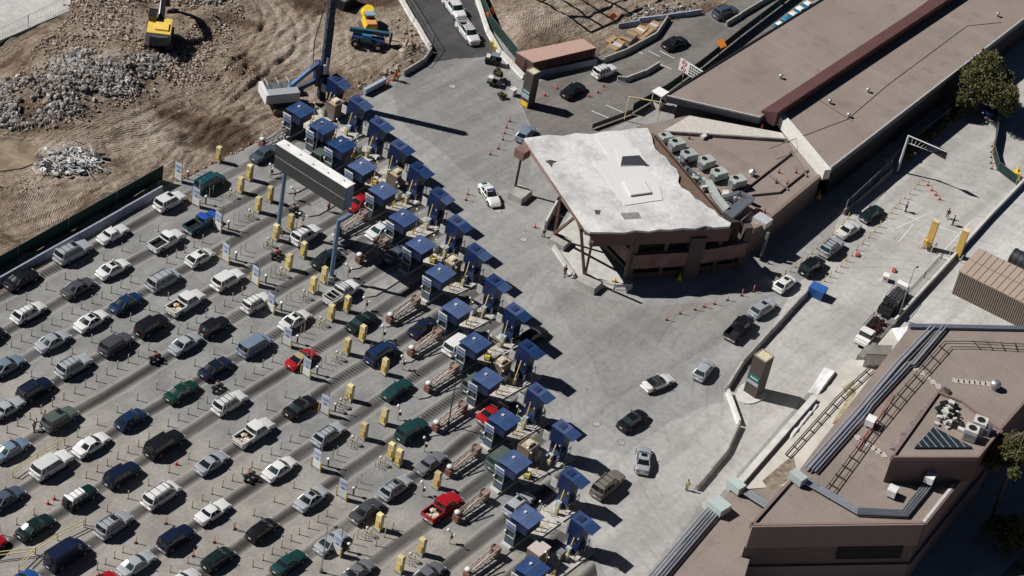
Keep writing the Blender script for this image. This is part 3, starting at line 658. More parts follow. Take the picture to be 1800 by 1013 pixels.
for x, y, kd, c, op, hd, wh in [
 (861,341,'sedan','white','stripe lightbar',(85,130),'police car driving across the plaza left of the white slab roof'),
 (1157,671,'coupe','white','blackroof',(170,-70),'in the middle of the plaza'), (1238,649,'hatch','silver','tint',(75,-95),'beside the barrier bend near the right pillar'),
 (1113,737,'sedan','black','tint',(150,-100),'low in the plaza by the manholes'), (1131,806,'sedan','silver','sun chrome',(12,-150),'lowest in the plaza pointing up the picture'),
 (1069,851,'bigsuv','brown','rack',(130,-110),'just right of the lower back booths'), (1300,576,'crew','black','',(120,-115),'leading the queue left of the long barrier'),
 (1342,540,'wagon','silver','sun tint',(120,-75),'second in the queue right of the red cones'), (1381,497,'hatch','white','sun',(110,-85),'in the right queue at the shade edge'),
 (1428,467,'suv','black','tint',(120,-88),'in the middle of the right post queue'), (1462,434,'suv','silver','rack tint',(115,-90),'with barred roof in the right post queue'),
 (1493,402,'sedan','white','chrome',(115,-77),'second from the top of the right post queue'), (1533,374,'sedan','darkgreen','chrome',(110,-75),'topmost in the right post queue'),
 (925,234,'hatch','lightblue','',(100,-105),'left of the white slab roof tip'), (937,589,'sedan','black','chrome',(110,-60),'in shade right of the back booths'),
 (1008,157,'sedan','black','sun',(130,-80),'right of the dark pillar at the top'), (1063,125,'jeep','white','rack',(150,-58),'beside the short curved barrier on the worn road'),
 (1187,74,'sedan','black','rack',(140,-55),'on the worn road near the white billboard'), (1276,21,'suv','greyblue','rack ',(120,-38),'at the top edge on the worn road'),
 (823,57,'crew','white','rackbed tint',(95,130),'lower of two at the pale road wall'), (799,14,'crew','white','load tint',(95,130),'upper of two at the pale road wall'),
 (1751,190,'sedan','brightblue','tint',(110,-80),'in the shade under the right tree'), (1346,1040,'sedan','darkgrey','sun',10,'under the far canopy')][:-1]:
    car(x, y, kd, c, op, hd, wh)
# names and labels: each vehicle by colour, kind and place in its lane
lanes_ = {}
for t in CARS:
    if t[4] is None: lanes_.setdefault(laneindex(t[6]), []).append(t)
for k, L_ in lanes_.items():
    L_.sort(key=lambda t: t[5])
    for i, t in enumerate(L_):
        o, kind, colr, opts = t[:4]; fe = [n for s, n in ONAME if s in opts + ' ']
        wh = ', %s from the left in the %s lane from the top' % (ordn(i + 1), ordn(k + 1)); base = CNAME.get(colr, colr) + ' ' + KNAME[kind]
        lab = base + (' with ' + fe[0] if fe else '') + wh
        if len(lab.split()) > 16: lab = base + wh
        tag(o, lab, CAT.get(kind, 'car'), 'vehicles queuing in the inspection lanes'); o.name = ONM.get(kind, 'sedan_car').replace('parked_', '')
for t in CARS:
    if t[4]:
        o, kind, colr, opts = t[:4]
        tag(o, CNAME.get(colr, colr) + ' ' + KNAME[kind] + ' ' + t[4], CAT.get(kind, 'car'), 'vehicles driving beyond the booths'); o.name = ONM.get(kind, 'sedan_car').replace('parked_', '')
for t in CARS:
    if '_k' in t[0]: del t[0]['_k']
# ------------------------------------------------------------------ lane furniture
def rowlabels(items, fmt, cat, group):
    for i, o in enumerate(items): tag(o, fmt % ordn(i + 1), cat, group)
_post = []
def post_proto(kind):
    b = MB()
    if kind == 'lane':
        b.cyl((0, 0, 0), (0, 0, .04), .11, n=8, mi=1); b.cyl((0, 0, .04), (0, 0, 1.22), .062, n=7); b.cyl((0, 0, 1.22), (0, 0, 1.27), .075, .04, n=7, mi=2)
        return b.build('lane_post', [yelp, dark, whtd], None, smooth=40)
    if kind == 'bright':
        b.cyl((0, 0, 0), (0, 0, .04), .13, n=8, mi=1); b.cyl((0, 0, .04), (0, 0, 1.1), .06, n=8); b.cyl((0, 0, .8), (0, 0, .9), .064, n=8, mi=2)
        return b.build('lane_post', [yelb if 0 else yel, dark, wht], None, smooth=40)
    if kind == 'orange':
        b.cyl((0, 0, 0), (0, 0, .07), .24, .2, n=8, mi=1); b.cyl((0, 0, .07), (0, 0, 1.12), .06, n=8); b.cyl((0, 0, .7), (0, 0, .8), .065, n=8, mi=2); b.cyl((0, 0, .93), (0, 0, 1.02), .065, n=8, mi=2)
        return b.build('delineator_post', [orange, blk, wht], None, smooth=40)
    b.box((0, 0, .02), (.42, .42, .04), 0, 1); b.cyl((0, 0, .04), (0, 0, .72), .17, .035, n=10); b.cyl((0, 0, .38), (0, 0, .5), .107, .083, n=10, mi=2)
    return b.build('traffic_cone', [mat('cone_red_orange', (.70, .09, .04), .5), mat('cone_base', (.45, .06, .03), .7), wht], None, smooth=40)
PP = {}
def post(kind, x, y, rz=0.):
    if kind not in PP: o = PP[kind] = post_proto(kind)
    else: o = PP[kind].copy(); COL.objects.link(o)
    o.location = (x, y, .012); o.rotation_euler = (rnd.gauss(0, .02), rnd.gauss(0, .02), rz); return o
def postrow(kind, a, b, n, fmt, cat='lane post', group='yellow lane posts between the lanes', skip=()):
    p, q = at(*a), at(*b); its = []
    for i in range(n):
        if i in skip: continue
        t = i / max(1, n - 1); its.append(post(kind, p.x + (q.x - p.x) * t + rnd.uniform(-.05, .05), p.y + (q.y - p.y) * t + rnd.uniform(-.05, .05)))
    rowlabels(its, fmt, cat, group)
DN = 'slim yellow post, %s from left, close row under the '
SN = 'slim yellow post, %s from left, wide-set row under the '
postrow('lane', (19, 610.3), (229, 496.6), 13, DN + 'third lane')
postrow('lane', (293, 462), (356, 426), 5, 'slim yellow post, %s of five leading to the third sign board')
postrow('lane', (11, 545), (278, 408), 9, SN + 'second lane', skip=(4,))
postrow('lane', (55, 662), (295, 527), 8, SN + 'fourth lane')
postrow('lane', (12, 761), (261.5, 616), 14, DN + 'fifth lane')
postrow('lane', (312.6, 587.6), (425, 519), 8, DN + 'fifth lane beyond the motorcycle')
postrow('lane', (100, 790), (275, 684), 6, SN + 'sixth lane')
postrow('lane', (308, 663), (440, 584), 5, SN + 'sixth lane beyond the blue sedan')
postrow('lane', (151, 841), (261, 774), 7, DN + 'seventh lane')
postrow('lane', (296, 749.5), (364, 708), 5, DN + 'seventh lane before the green motorcycle')
postrow('lane', (413, 676), (478, 637), 5, DN + 'seventh lane before the red coupe')
postrow('lane', (150, 923), (297, 831), 5, SN + 'eighth lane')
postrow('lane', (332, 808), (501, 699), 6, SN + 'eighth lane beyond the black SUV')
postrow('lane', (337.6, 892.4), (526.4, 766), 12, DN + 'ninth lane')
postrow('lane', (411, 932), (516, 858), 4, SN + 'tenth lane')
postrow('lane', (445, 996.5), (574, 907), 9, DN + 'eleventh lane')
postrow('lane', (170, 1002), (216, 972), 4, DN + 'ninth lane at the bottom edge')
postrow('lane', (0, 940), (60, 905), 3, DN + 'seventh lane at the left edge')
postrow('lane', (300, 1006), (330, 990), 2, 'slim yellow post, %s of two at the bottom beside the white bumper')
postrow('lane', (660, 960), (690, 930), 3, 'slim pale post, %s of three below the red pickup')
postrow('lane', (470, 432), (520, 400), 3, 'slim pale post, %s of three before the left gantry leg')
postrow('lane', (560, 512), (590, 492), 3, 'slim pale post, %s of three behind the white rack pickup')
for i, q in enumerate([(292, 921), (413, 930), (377, 954), (340, 978), (239, 955)]):
    p = at(*q); tag(post('orange', p.x, p.y), 'orange and white delineator post, %s of five among the lower lanes' % ordn(i + 1), 'delineator', 'orange delineators in the lower lanes')
for i, q in enumerate([(84, 886), (95, 878), (310, 817)]):
    p = at(*q); tag(post('cone', p.x, p.y), ['lone red cone at the nose of the green sedan', 'red cone behind the spare wheel of the white-roofed SUV', 'red cone between the black SUV and the silver coupe'][i], 'traffic cone', 'red traffic cones')
def cones(pts, kind, fmt, cat, group):
    rowlabels([post(kind, at(*q).x, at(*q).y) for q in pts], fmt, cat, group)
cones([(896, 214), (890, 225), (887, 235), (884, 246), (876, 262), (862, 272)], 'orange', 'orange marker post, %s from the top in the line below the dark pillar', 'delineator', 'orange marker posts at the top of the plaza')
cones([(822, 342), (819, 352)], 'orange', 'orange marker post, %s of two left of the police car', 'delineator', 'orange marker posts at the top of the plaza')
cones([(1172, 563), (1196, 552), (1222, 545), (1238, 540), (1256, 535), (1279, 528), (1304, 520), (1324, 513)], 'orange', 'orange marker post, %s from the left in the line at the shade edge', 'delineator', 'orange marker posts at the shade edge')
cones([(978, 156), (957, 168), (1035, 170), (1050, 163), (1060, 152)], 'cone', 'red cone, %s from the left around the black sedan by the dark pillar', 'traffic cone', 'red traffic cones')
cones([(672, 152), (681, 147), (690, 142), (664, 157)], 'cone', 'red cone, %s of four beside the road workers', 'traffic cone', 'red traffic cones')
cones([(1630, 326), (1637, 335), (1644, 343), (1651, 351)], 'cone', 'red cone, %s from the top behind the yard officers', 'traffic cone', 'red traffic cones')
cones([(1744, 258), (1743, 268), (1742, 277), (1742, 287), (1743, 297)], 'orange', 'orange marker post, %s from the top against the curved green fence', 'delineator', 'orange marker posts at the curved fence')
cones([(898, 345), (940, 400), (1225, 860)], 'cone', 'red cone, %s from the top at the ends of the plaza barriers', 'traffic cone', 'red traffic cones')
cones([(1505, 352)] and [(1622, 318), (1614, 325), (1607, 333), (1599, 341), (1590, 349), (1581, 358), (1573, 366), (1566, 375), (1559, 383), (1546, 399), (1537, 408), (1527, 418), (1516, 429), (1506, 440), (1497, 450), (1487, 459), (1478, 469), (1469, 478), (1459, 487), (1449, 495), (1440, 504)], 'bright', 'yellow post, %s from the top on the yard side of the right queue', 'lane post', 'yellow posts beside the right queue')
cones([(1490, 385), (1481, 395), (1472, 405), (1463, 413), (1454, 422), (1445, 430), (1436, 438), (1427, 446), (1418, 455), (1408, 463), (1398, 470), (1389, 478), (1380, 485), (1372, 492)], 'bright', 'yellow post, %s from the top on the shaded side of the right queue', 'lane post', 'yellow posts beside the right queue')

# islands of the booth lanes
FB = [(528, 193), (568, 222), (601, 254), (637, 293), (674, 335), (710, 383), (740, 430), (775, 480), (804, 542), (836, 602), (857, 665), (887, 737), (905.7, 811.5), (926.5, 908), (936, 999)]
BB = [(598, 143), (635, 180), (672, 218), (708, 258), (742, 298), (778, 343), (810, 392), (843, 442), (877, 497), (912, 548), (935, 613), (952, 690), (997, 755), (1012, 838), (1030, 918)]
fbp = [at(x, y, 4.25) for x, y in FB]; bbp = [at(x, y, 4.95) for x, y in BB]
fbp[11].y = -19.9; 
pt_ = MB()
isl = conc
for i, p in enumerate(fbp):
    yc = p.y + .75; x0 = p.x - (9.5 if i > 0 else 3); x1 = p.x + 9.5
    b = MB(); pts = [(x0, yc - .25), (x0 + 1.2, yc - .85), (x1 - .6, yc - .85), (x1, yc - .2), (x1, yc + .25), (x1 - .6, yc + .8), (x0 + 1.2, yc + .8), (x0, yc + .25)]
    b.prism(pts, 0, .16); b.cyl((x0 + 1.0, yc, .16), (x0 + 1.0, yc, .17), .01)
    tag(b.build('traffic_island', mat('island_concrete', (.30, .29, .275), .85, var=.25, scale=.7)), kind='structure')
for i, p in enumerate(fbp):
    q = bbp[i]; yc = (p.y + .2 + q.y + .2) / 2 if abs(q.y - p.y) < 2.5 else p.y; x0, x1 = p.x + 1.4, q.x + 1.6
    b = MB(); b.prism([(x0, p.y - 1.1), (x1, q.y - 1.3), (x1, q.y + 1.9), (x0, p.y + 1.6)], 0, .175); tag(b.build('booth_platform', mat('platform_concrete', (.46, .44, .41), .85, var=.25, scale=.9)), kind='structure')
    for k in range(3):
        f = (k + 1) / 4; xx = x0 + (x1 - x0) * f; t = thing('shed_rail', 'thin pale hand rail, %s of three on the %s booth platform from the top' % (ordn(k + 1), ordn(i + 1)), 'hand rail', (xx, p.y + (q.y - p.y) * f + (.9 if k % 2 else -.5), .17), R(90 if k == 1 else 0), 'hand rails on the booth platforms')
        MB().tube([(-.6, 0, 0), (-.6, 0, 1.0), (.6, 0, 1.0), (.6, 0, 0)], .04).build('rail', yelp if k else yel, t); MB().beam((-.6, 0, .5), (.6, 0, .5), .04).build('mid_bar', yelp, t)
# paved apron between both booth rows
ap = plaza_mat('booth_apron', (.38, .36, .33), (.50, .48, .44), 3.0, .3)

def front_booth():
    t = thing('inspection_booth', 'x', 'booth')
    b = MB().box((0, 0, .25), (3.1, 1.5, .2)); b.box((-1.75, 0, .3), (.5, 1.3, .3)); b.build('plinth', concw, t)
    b = MB(); b.box((0, 0, .85), (2.8, 1.3, 1.05)); b.box((.9, 0, 2.1), (1.0, 1.3, 1.6)); b.box((-1.35, .6, 2.1), (.1, .1, 1.6)); b.box((-1.35, -.6, 2.1), (.1, .1, 1.6)); b.box((-.1, .6, 2.1), (.1, .1, 1.6)); b.box((-.1, -.6, 2.1), (.1, .1, 1.6))
    b.build('wall', teal, t)
    MB().box((-.45, 0, 2.1), (1.75, 1.18, 1.45)).build('window', glasst, t)
    fr = MB()
    for z in (1.55, 2.5): fr.box((-1.42, 0, z), (.08, 1.38, .1))
    for y in (-.65, .65): fr.box((-1.42, y, 2.02), (.08, .1, .95))
    fr.build('window_frame', whtd, t)
    b = MB().box((.15, -.66, 3.42), (2.5, 2.55, 1.25)); b.build('canopy_fascia', bluedk, t)
    b = MB(); y0, y1 = -2.17, .75
    for (a, c, za, zc, mi) in ((y0, -.71, 4.18, 4.26, 0), (-.71, y1, 4.26, 4.2, 0)):
        vs = [(-1.3, a, za), (1.7, a, za), (1.7, c, zc), (-1.3, c, zc)]; vs += [(x, y, z + .1) for x, y, z in vs]
        b.add(vs, [(3, 2, 1, 0), (4, 5, 6, 7), (0, 1, 5, 4), (1, 2, 6, 5), (2, 3, 7, 6), (3, 0, 4, 7)])
    b.box((.2, -.71, 4.375), (2.9, .06, .04), 0, 1); b.build('roof', [blueroof, steelb], t)
    b = MB().box((.5, -.2, 4.36), (.35, .3, .22)); b.build('roof_vent', whtd, t)
    q = Matrix.Rotation(R(-12), 3, 'Y')
    s = MB().box((-1.62, .02, 3.5), (.08, 1.45, .95), m=q); s.build('sign_board', wht, t)
    s2 = MB(); 
    for k in range(4): s2.box((-1.70 - .0, -.45 + k * .28, 3.62), (.06, .16, .2), m=q)
    s2.box((-1.66, .02, 3.22), (.06, 1.2, .1), m=q); s2.build('sign_lettering', mat('sign_ink_blue', (.05, .10, .28), .6), t)
    s = MB().box((-1.55, .02, 2.82), (.08, 1.38, .34)); s.build('lane_indicator', mat('indicator_blue', (.16, .22, .36), .4), t)
    MB().cyl((-1.5, .72, 1.9), (-1.5, .72, 2.1), .12, n=8).build('lamp', wht, t)
    MB().cyl((-1.6, -.75, .3), (-1.6, -.75, 3.2), .03, n=6).build('pole', steel, t)
    return t
def back_booth():
    t = thing('primary_booth', 'x', 'booth')
    MB().box((0, -.1, .22), (2.4, 2.3, .14)).build('plinth', concw, t)
    b = MB().box((0, .1, .95), (1.6, 1.6, 1.35)); b.build('wall', blue, t)
    MB().box((0, .1, 2.15), (1.5, 1.5, 1.1)).build('window', mat('booth_glass_blue', (.01, .025, .07), .12, spec=.8), t)
    b = MB()
    for x in (-.75, .75):
        for y in (-.65, .85): b.box((x, y, 2.15), (.1, .1, 1.1))
    b.box((-.82, .1, 2.72), (.06, 1.7, .06), 0, 1); b.build('window_frame', [blue, steel], t)
    MB().box((-.05, .15, 3.78), (1.78, 1.9, 2.05)).build('tower_box', mat('tower_navy', (.007, .02, .085), .45, var=.15), t)
    b = MB(); 
    vs = [(-.95, -.82, 4.86), (.9, -.82, 4.86), (.9, 1.15, 5.0), (-.95, 1.15, 5.0)]; vs += [(x, y, z + .09) for x, y, z in vs]
    F6 = [(3, 2, 1, 0), (4, 5, 6, 7), (0, 1, 5, 4), (1, 2, 6, 5), (2, 3, 7, 6), (3, 0, 4, 7)]
    b.add(vs, F6)
    b.box((-.03, .2, 5.07), (1.0, .75, .05), 0, 1); b.build('roof', [blueroof, bluedk], t)
    b = MB(); vs = [(-.97, -2.1, 4.62), (.88, -2.1, 4.62), (.88, -.86, 4.83), (-.97, -.86, 4.83)]; vs += [(x, y, z + .08) for x, y, z in vs]; b.add(vs, F6)
    b.build('awning', blueroof, t)
    b = MB(); b.beam((-.8, -1.9, 4.6), (-.8, -.8, 3.4), .06); b.beam((.75, -1.9, 4.6), (.75, -.8, 3.4), .06); b.build('awning_strut', bluedk, t)
    MB().cyl((-.9, -.5, 2.75), (-.9, -.5, 3.0), .1, n=8).build('lamp', wht, t)
    b = MB().box((-.75, 1.75, 2.9), (.08, .85, 1.3)); b.box((-.72, 1.2, 3.4), (.06, .4, .06)); b.build('side_panel', whtd, t)
    MB().box((-1.15, .3, .7), (.5, .6, .8)).build('equipment_box', mat('box_pale_blue', (.35, .48, .58), .5), t)
    b = MB(); b.cyl((.3, -1.0, .29), (.3, -1.0, 1.8), .05); b.cyl((1.0, -1.0, .29), (1.0, -1.0, 1.8), .05); b.box((.65, -1.0, 1.8), (.8, .08, .08)); b.build('door_rail', whtd, t)
    return t
f0 = front_booth(); b0 = back_booth()
for i, p in enumerate(fbp):
    o = f0 if i == 0 else copy_tree(f0); o.location = (p.x - .2, p.y + .71, 0); o.rotation_euler.z = R(rnd.uniform(-1.5, 1.5))
    tag(o, 'blue gabled booth with white front sign, %s from the top in the left booth row' % ordn(i + 1), 'booth', 'front row of blue inspection booths')
for i, p in enumerate(bbp):
    o = b0 if i == 0 else copy_tree(b0); o.location = (p.x, p.y + .45, 0); o.rotation_euler.z = R(rnd.uniform(-1.5, 1.5))
    tag(o, 'tall narrow blue booth with tilted awning, %s from the top in the right booth row' % ordn(i + 1), 'booth', 'back row of tall blue booths')
# taupe equipment cabins between the rows
def cabin(topm, fan):
    t = thing('equipment_cabin', 'x', 'cabin')
    MB().box((0, 0, 1.35), (2.1, 1.75, 2.4)).build('wall', taupe, t)
    b = MB()
    if fan:
        b.box((0, .82, 2.63), (2.2, .14, .16)); b.box((0, -.82, 2.63), (2.2, .14, .16)); b.box((1.03, 0, 2.63), (.14, 1.5, .16)); b.box((-1.03, 0, 2.63), (.14, 1.5, .16)); b.box((0, 0, 2.57), (1.92, 1.5, .04), 0, 1)
        b.build('parapet', [taupe, mat('cabin_roof_tan', (.42, .36, .27), .8)], t)
        a = MB().box((0, 0, 2.78), (1.1, .8, .36)); a.cyl((0, 0, 2.96), (0, 0, 3.02), .3, n=12, mi=1); a.build('air_conditioner', [mat('ac_cream', (.68, .58, .38), .6), whtd], t)
    else: b.box((0, 0, 2.62), (2.2, 1.85, .12)); b.build('roof', topm, t)
    return t
cb = cabin(None, True); cw = cabin(mat('cabin_roof_pink', (.55, .48, .44), .8, var=.15), False)
for i, q in enumerate([(590, 178), (698, 302), (795, 456), (882, 634), (930, 780), (948, 962)]):
    o = (cb if i == 0 else copy_tree(cb)) if i < 5 else cw; p = at(q[0], q[1], 2.7); o.location = (p.x, p.y, 0)
    tag(o, 'taupe equipment cabin with open cream rooftop unit, %s from the top between the booths' % ordn(i + 1) if i < 5 else 'equipment cabin with a plain flat pinkish roof, lowest between the booths', 'cabin', 'equipment cabins between the booth rows')
# pale blocks and yellow guard posts behind the front booths
def clutter(i, p, q):
    """bollard, lamp post and low cabinet standing on the island between both rows"""
    r = random.Random(40 + i); res = []
    x0, x1 = p.x + 2.6, min(q.x - 1.6, p.x + 8); y = p.y + .6
    w_ = ordn(i + 1) + ' island from the top'
    t = thing('guard_bollards', 'pair of yellow guard bollards behind the booth on the ' + w_, 'bollards', (x0, y - .6, .16), 0, 'yellow guard bollards behind the booths')
    for k in (0, 1): MB().cyl((k * .7, k * .25, 0), (k * .7, k * .25, 1.25), .09, n=8).build('bollard', yel, t, smooth=40)
    t = thing('camera_post', 'grey camera post with white heads behind the booth on the ' + w_, 'camera post', (x0 + 1.7, y + .3, .16), 0, 'camera posts behind the booths')
    MB().cyl((0, 0, 0), (0, 0, 2.6), .06, n=7).build('pole', yelp, t)
    for s in (-1, 1): MB().cyl((s * .1, s * .35, 2.5), (s * .3, s * .4, 2.62), .11, n=8).build('camera', wht, t)
    if i % 3 == 0:
        t = thing('yellow_machine', 'small yellow service cart behind the booth on the ' + w_, 'cart', (x0 + .3, y - 1.0, .02), .4, 'service carts behind the booths')
        MB().box((0, 0, .6), (1.0, .6, .5), top=.8).build('body', mat('cart_yellow', (.75, .62, .12), .5), t)
        MB().box((.2, 0, 1.0), (.4, .5, .3)).build('seat', whtd, t)
        for sx in (-.35, .35):
            for sy in (-.28, .28): MB().cyl((sx, sy - .05, .2), (sx, sy + .05, .2), .2, n=8).build('wheel', blk, t)
    if i % 2 == 0:
        t = thing('low_cabinet', 'pale low utility box behind the booth on the ' + w_, 'utility box', (x1 - .8, y + .2, .16), 0, 'utility boxes behind the booths')
        MB().box((0, 0, .55), (.9, .6, 1.1)).build('cabinet', whtd, t); MB().box((0, 0, 1.13), (1.0, .7, .06)).build('lid', steel, t)
    t = thing('yellow_gate_arm', 'raised pale yellow barrier arm beside the back booth of the ' + w_, 'barrier arm', (q.x - 2.2, q.y + .2, .16), 0, 'barrier arms beside the back booths')
    MB().box((0, 0, .5), (.4, .4, 1.0)).build('motor_box', yelp, t)
    MB().beam((0, 0, 1.0), (1.1 + r.random(), .5, 3.4), .1).build('arm', yel, t)
for i in range(15):
    clutter(i, fbp[i], bbp[i])
# crash gates with pale rails before the lower front booths
def gate():
    t = thing('crash_gate', 'x', 'crash gate')
    MB().box((-2.9, 0, .55), (.7, .8, .8)).build('gate_foot', mat('brick_red_box', (.22, .10, .075), .8, var=.3), t)
    b = MB(); b.ball((-2.75, .1, 1.2), .42, 9, 6, sz=.6); b.build('dome', whtd, t, smooth=60)
    b = MB()
    for s in (-.32, .32):
        b.beam((-2.4, s, 1.0), (1.7, s, 1.25), .13, .16); b.beam((-2.4, s, .55), (1.9, s, .75), .1, .12)
        for x in (-2.2, -1.1, 0, 1.1): b.beam((x, s, .3), (x + .5, s, 1.35), .08)
    b.build('rail_frame', pink, t)
    b = MB(); b.beam((-1.9, -.32, 1.2), (.3, -.5, 1.9), .12, .14); b.build('raised_arm', mat('pale_pink_arm', (.50, .43, .39), .6, var=.1), t)
    b = MB(); b.box((2.2, 0, .8), (.9, .9, 1.2)); b.tube([(1.6, .4, 1.2), (1.9, .5, 1.6), (2.4, .4, 1.5), (2.6, .3, .9)], .07); b.build('drive_unit', [mat('drive_pinkish', (.30, .20, .165), .8, var=.4)], t)
    return t
gt = gate()
GATES = [(630, 396), (666, 444), (720, 548), (757, 602), (782, 664), (801, 735), (824, 812), (845, 896), (856, 990), (486, 237)]
for i, q in enumerate(GATES):
    o = gt if i == 0 else copy_tree(gt); p = at(q[0], q[1], .9)
    k = min(range(15), key=lambda j: abs(fbp[j].y + .71 - p.y)); o.location = (min(p.x, fbp[k].x - 4.6) if i < 9 else p.x, fbp[k].y + .71 if i < 9 else p.y, .16)
    tag(o, 'pale crash gate with slanted rails before the left-row booth that is %s from the top' % ordn(k + 1) if i < 9 else 'pale crash gate with slanted rails above the left end of the overhead sign', 'crash gate', 'crash gates before the booths')
# yellow reader cabinets
def cab():
    t = thing('reader_cabinet', 'x', 'reader cabinet')
    MB().box((0, 0, 1.25), (.56, .78, 2.2)).build('cabinet', yelc, t)
    MB().box((0, 0, 2.42), (.64, .86, .14), top=.7).build('lid', yelc, t)
    MB().box((-.33, 0, 1.1), (.04, .5, .9)).build('door_panel', yel, t)
    MB().box((0, 0, .08), (.8, 1.0, .16)).build('plinth', concd, t)
    return t
c0 = cab()
CB = [(384, 284), (438, 316), (422, 338), (470, 352), (455, 374), (511, 404), (488, 424), (532, 452), (511, 476), (566, 494), (551, 515), (610, 548), (580, 562), (632, 596), (609, 622), (673, 656), (616, 705), (672, 744), (637, 770), (686, 806), (700, 818), (765, 856), (663, 929), (739, 974), (703, 1006)]
for i, q in enumerate(CB):
    o = c0 if i == 0 else copy_tree(c0); p = at(q[0], q[1], 0); k = min(range(15), key=lambda j: abs(GAP[j] - p.y))
    o.location = (p.x, p.y * .5 + GAP[k] * .5 if abs(GAP[k] - p.y) < 1.2 else p.y, .0); o.rotation_euler.z = R(rnd.uniform(-3, 3))
    tag(o, 'cream-yellow upright reader cabinet, %s when counted down the diagonal of cabinets' % ordn(i + 1) if i < 20 else ['cream-yellow reader cabinet behind the silver estate with roof bars', 'cream-yellow reader cabinet at the nose of the red pickup', 'cream-yellow reader cabinet left below the red pickup', 'cream-yellow reader cabinet low between the last two lanes', 'cream-yellow reader cabinet cut by the bottom edge'][i - 20], 'reader cabinet', 'yellow reader cabinets before the booths')
def hoop():
    t = thing('hoop_guard', 'x', 'guard rail'); 
    for k in range(3): MB().tube([(k * .5, -.3, 0), (k * .5, -.3, .9), (k * .5, .3, .9), (k * .5, .3, 0)], .045).build('hoop', yelp, t)
    MB().ball((.6, .1, 1.25), .2, 7, 5).build('camera_dome', whtd, t, smooth=60); MB().cyl((.6, .1, 0), (.6, .1, 1.1), .04).build('dome_post', rust, t)
    return t
h0 = hoop()
for n, i in enumerate([2, 4, 6, 8, 10, 12, 14, 16, 18, 19, 22, 23]):
    o = h0 if n == 0 else copy_tree(h0); p = at(*CB[i]); o.location = (p.x - 2.4, p.y, .01)
    tag(o, 'three thin yellow hoops with a white dome, %s from the top beside the reader cabinets' % ordn(n + 1), 'guard rail', 'hoop guards beside the reader cabinets')
# sign boards where the lanes begin
def signb():
    t = thing('lane_sign', 'x', 'sign')
    MB().box((0, 0, 2.15), (.08, 1.15, 1.5)).build('upper_board', mat('sign_pale_blue', (.50, .56, .68), .5, var=.1), t)
    MB().box((-.02, -.05, .8), (.08, 1.1, 1.1)).build('lower_board', mat('sign_white', (.72, .72, .74), .5), t)
    b = MB(); b.box((-.075, 0, 1.75), (.02, .35, .35)); b.box((-.075, 0, 2.5), (.02, .9, .08)); b.box((-.075, 0, 2.3), (.02, .8, .07)); b.build('sign_marks', mat('sign_grey_ink', (.25, .28, .36), .6), t)
    for s in (-.75, .75): MB().cyl((-.05, s, 0), (-.05, s, 1.5), .08, n=8).build('post', yel, t)
    MB().cyl((.9, .2, 0), (.9, .2, 3.6), .09, .07, n=8).build('tall_pole', steel, t, smooth=50)
    MB().cyl((1.3, -.7, 0), (1.3, -.7, 1.1), .1, n=8).build('camera_post', rust, t)
    MB().ball((1.3, -.7, 1.3), .26, 8, 5, sz=.7).build('camera_dome', wht, t, smooth=60)
    b = MB(); b.cyl((2.6, -.2, 0), (2.6, -.2, 1.7), .05); b.cyl((3.6, 0, 0), (3.6, 0, 1.5), .05); b.build('thin_post', yelp, t)
    return t
s0 = signb()
for i, q in enumerate([(312, 318), (343, 362), (382, 405), (395, 460), (447, 500), (474, 548), (503, 608), (537, 662), (569, 728), (555, 824), (600, 876), (590, 974)]):
    o = s0 if i == 0 else copy_tree(s0); p = at(*q); o.location = (p.x, p.y, .01); o.rotation_euler.z = R(rnd.uniform(-5, 5))
    tag(o, 'white and blue lane sign board between two yellow posts, %s from the top' % ordn(i + 1), 'sign', 'lane sign boards at the start of the islands')
def campost():
    t = thing('sensor_post', 'x', 'sensor post')
    MB().cyl((0, 0, 0), (0, 0, 1.7), .06, n=7).build('pole', yelp, t); MB().beam((-.1, -.45, 1.65), (.1, .45, 1.75), .06).build('crossbar', dark, t)
    for s, r_ in ((-1, .15), (1, .2)): MB().ball((s * .12, s * .5, 1.8), r_, 7, 5).build('sensor_head', wht, t, smooth=60)
    MB().box((.2, 0, .9), (.25, .3, .35)).build('junction_box', dark, t)
    return t
c1 = campost()
for i, q in enumerate([(475, 312), (516, 352), (531, 397), (585, 437), (611, 488), (642, 546), (672, 597), (707, 650), (699, 738), (745, 794), (741, 872), (790, 956)]):
    o = c1 if i == 0 else copy_tree(c1); p = at(*q); o.location = (p.x, p.y, .01); o.rotation_euler.z = R(rnd.uniform(-30, 30))
    tag(o, 'thin post with white sensor heads, %s from the top ahead of the reader cabinets' % ordn(i + 1), 'sensor post', 'sensor posts ahead of the cabinets')
# tall thin light poles
for i, (a, h, lab) in enumerate([((787, 749), 8.2, 'tall thin light pole rising among the crash gates'), ((564, 1006), 7.5, 'tall thin light pole with short arms at the bottom lanes'), ((1577, 562), 9.0, 'tall pale light pole beside the flatbed service truck'), ((553, 275), 5.5, 'thin grey pole rising above the far end of the overhead sign')]):
    p = at(*a); t = thing('light_pole', lab, 'light pole', (p.x, p.y, .01), 0, 'thin light poles')
    MB().cyl((0, 0, 0), (0, 0, h), .09, .05, n=8).build('pole', steel if i != 0 else dark, t); MB().cyl((0, 0, 0), (0, 0, .5), .22, n=8).build('foot', concd, t)
    b = MB(); b.beam((0, 0, h), (.3, -.9 if i == 1 else -.2, h + .1), .07); b.build('arm', steel, t); MB().box((.3, -.9 if i == 1 else -.2, h + .05), (.4, .25, .12)).build('lamp_head', dark, t)
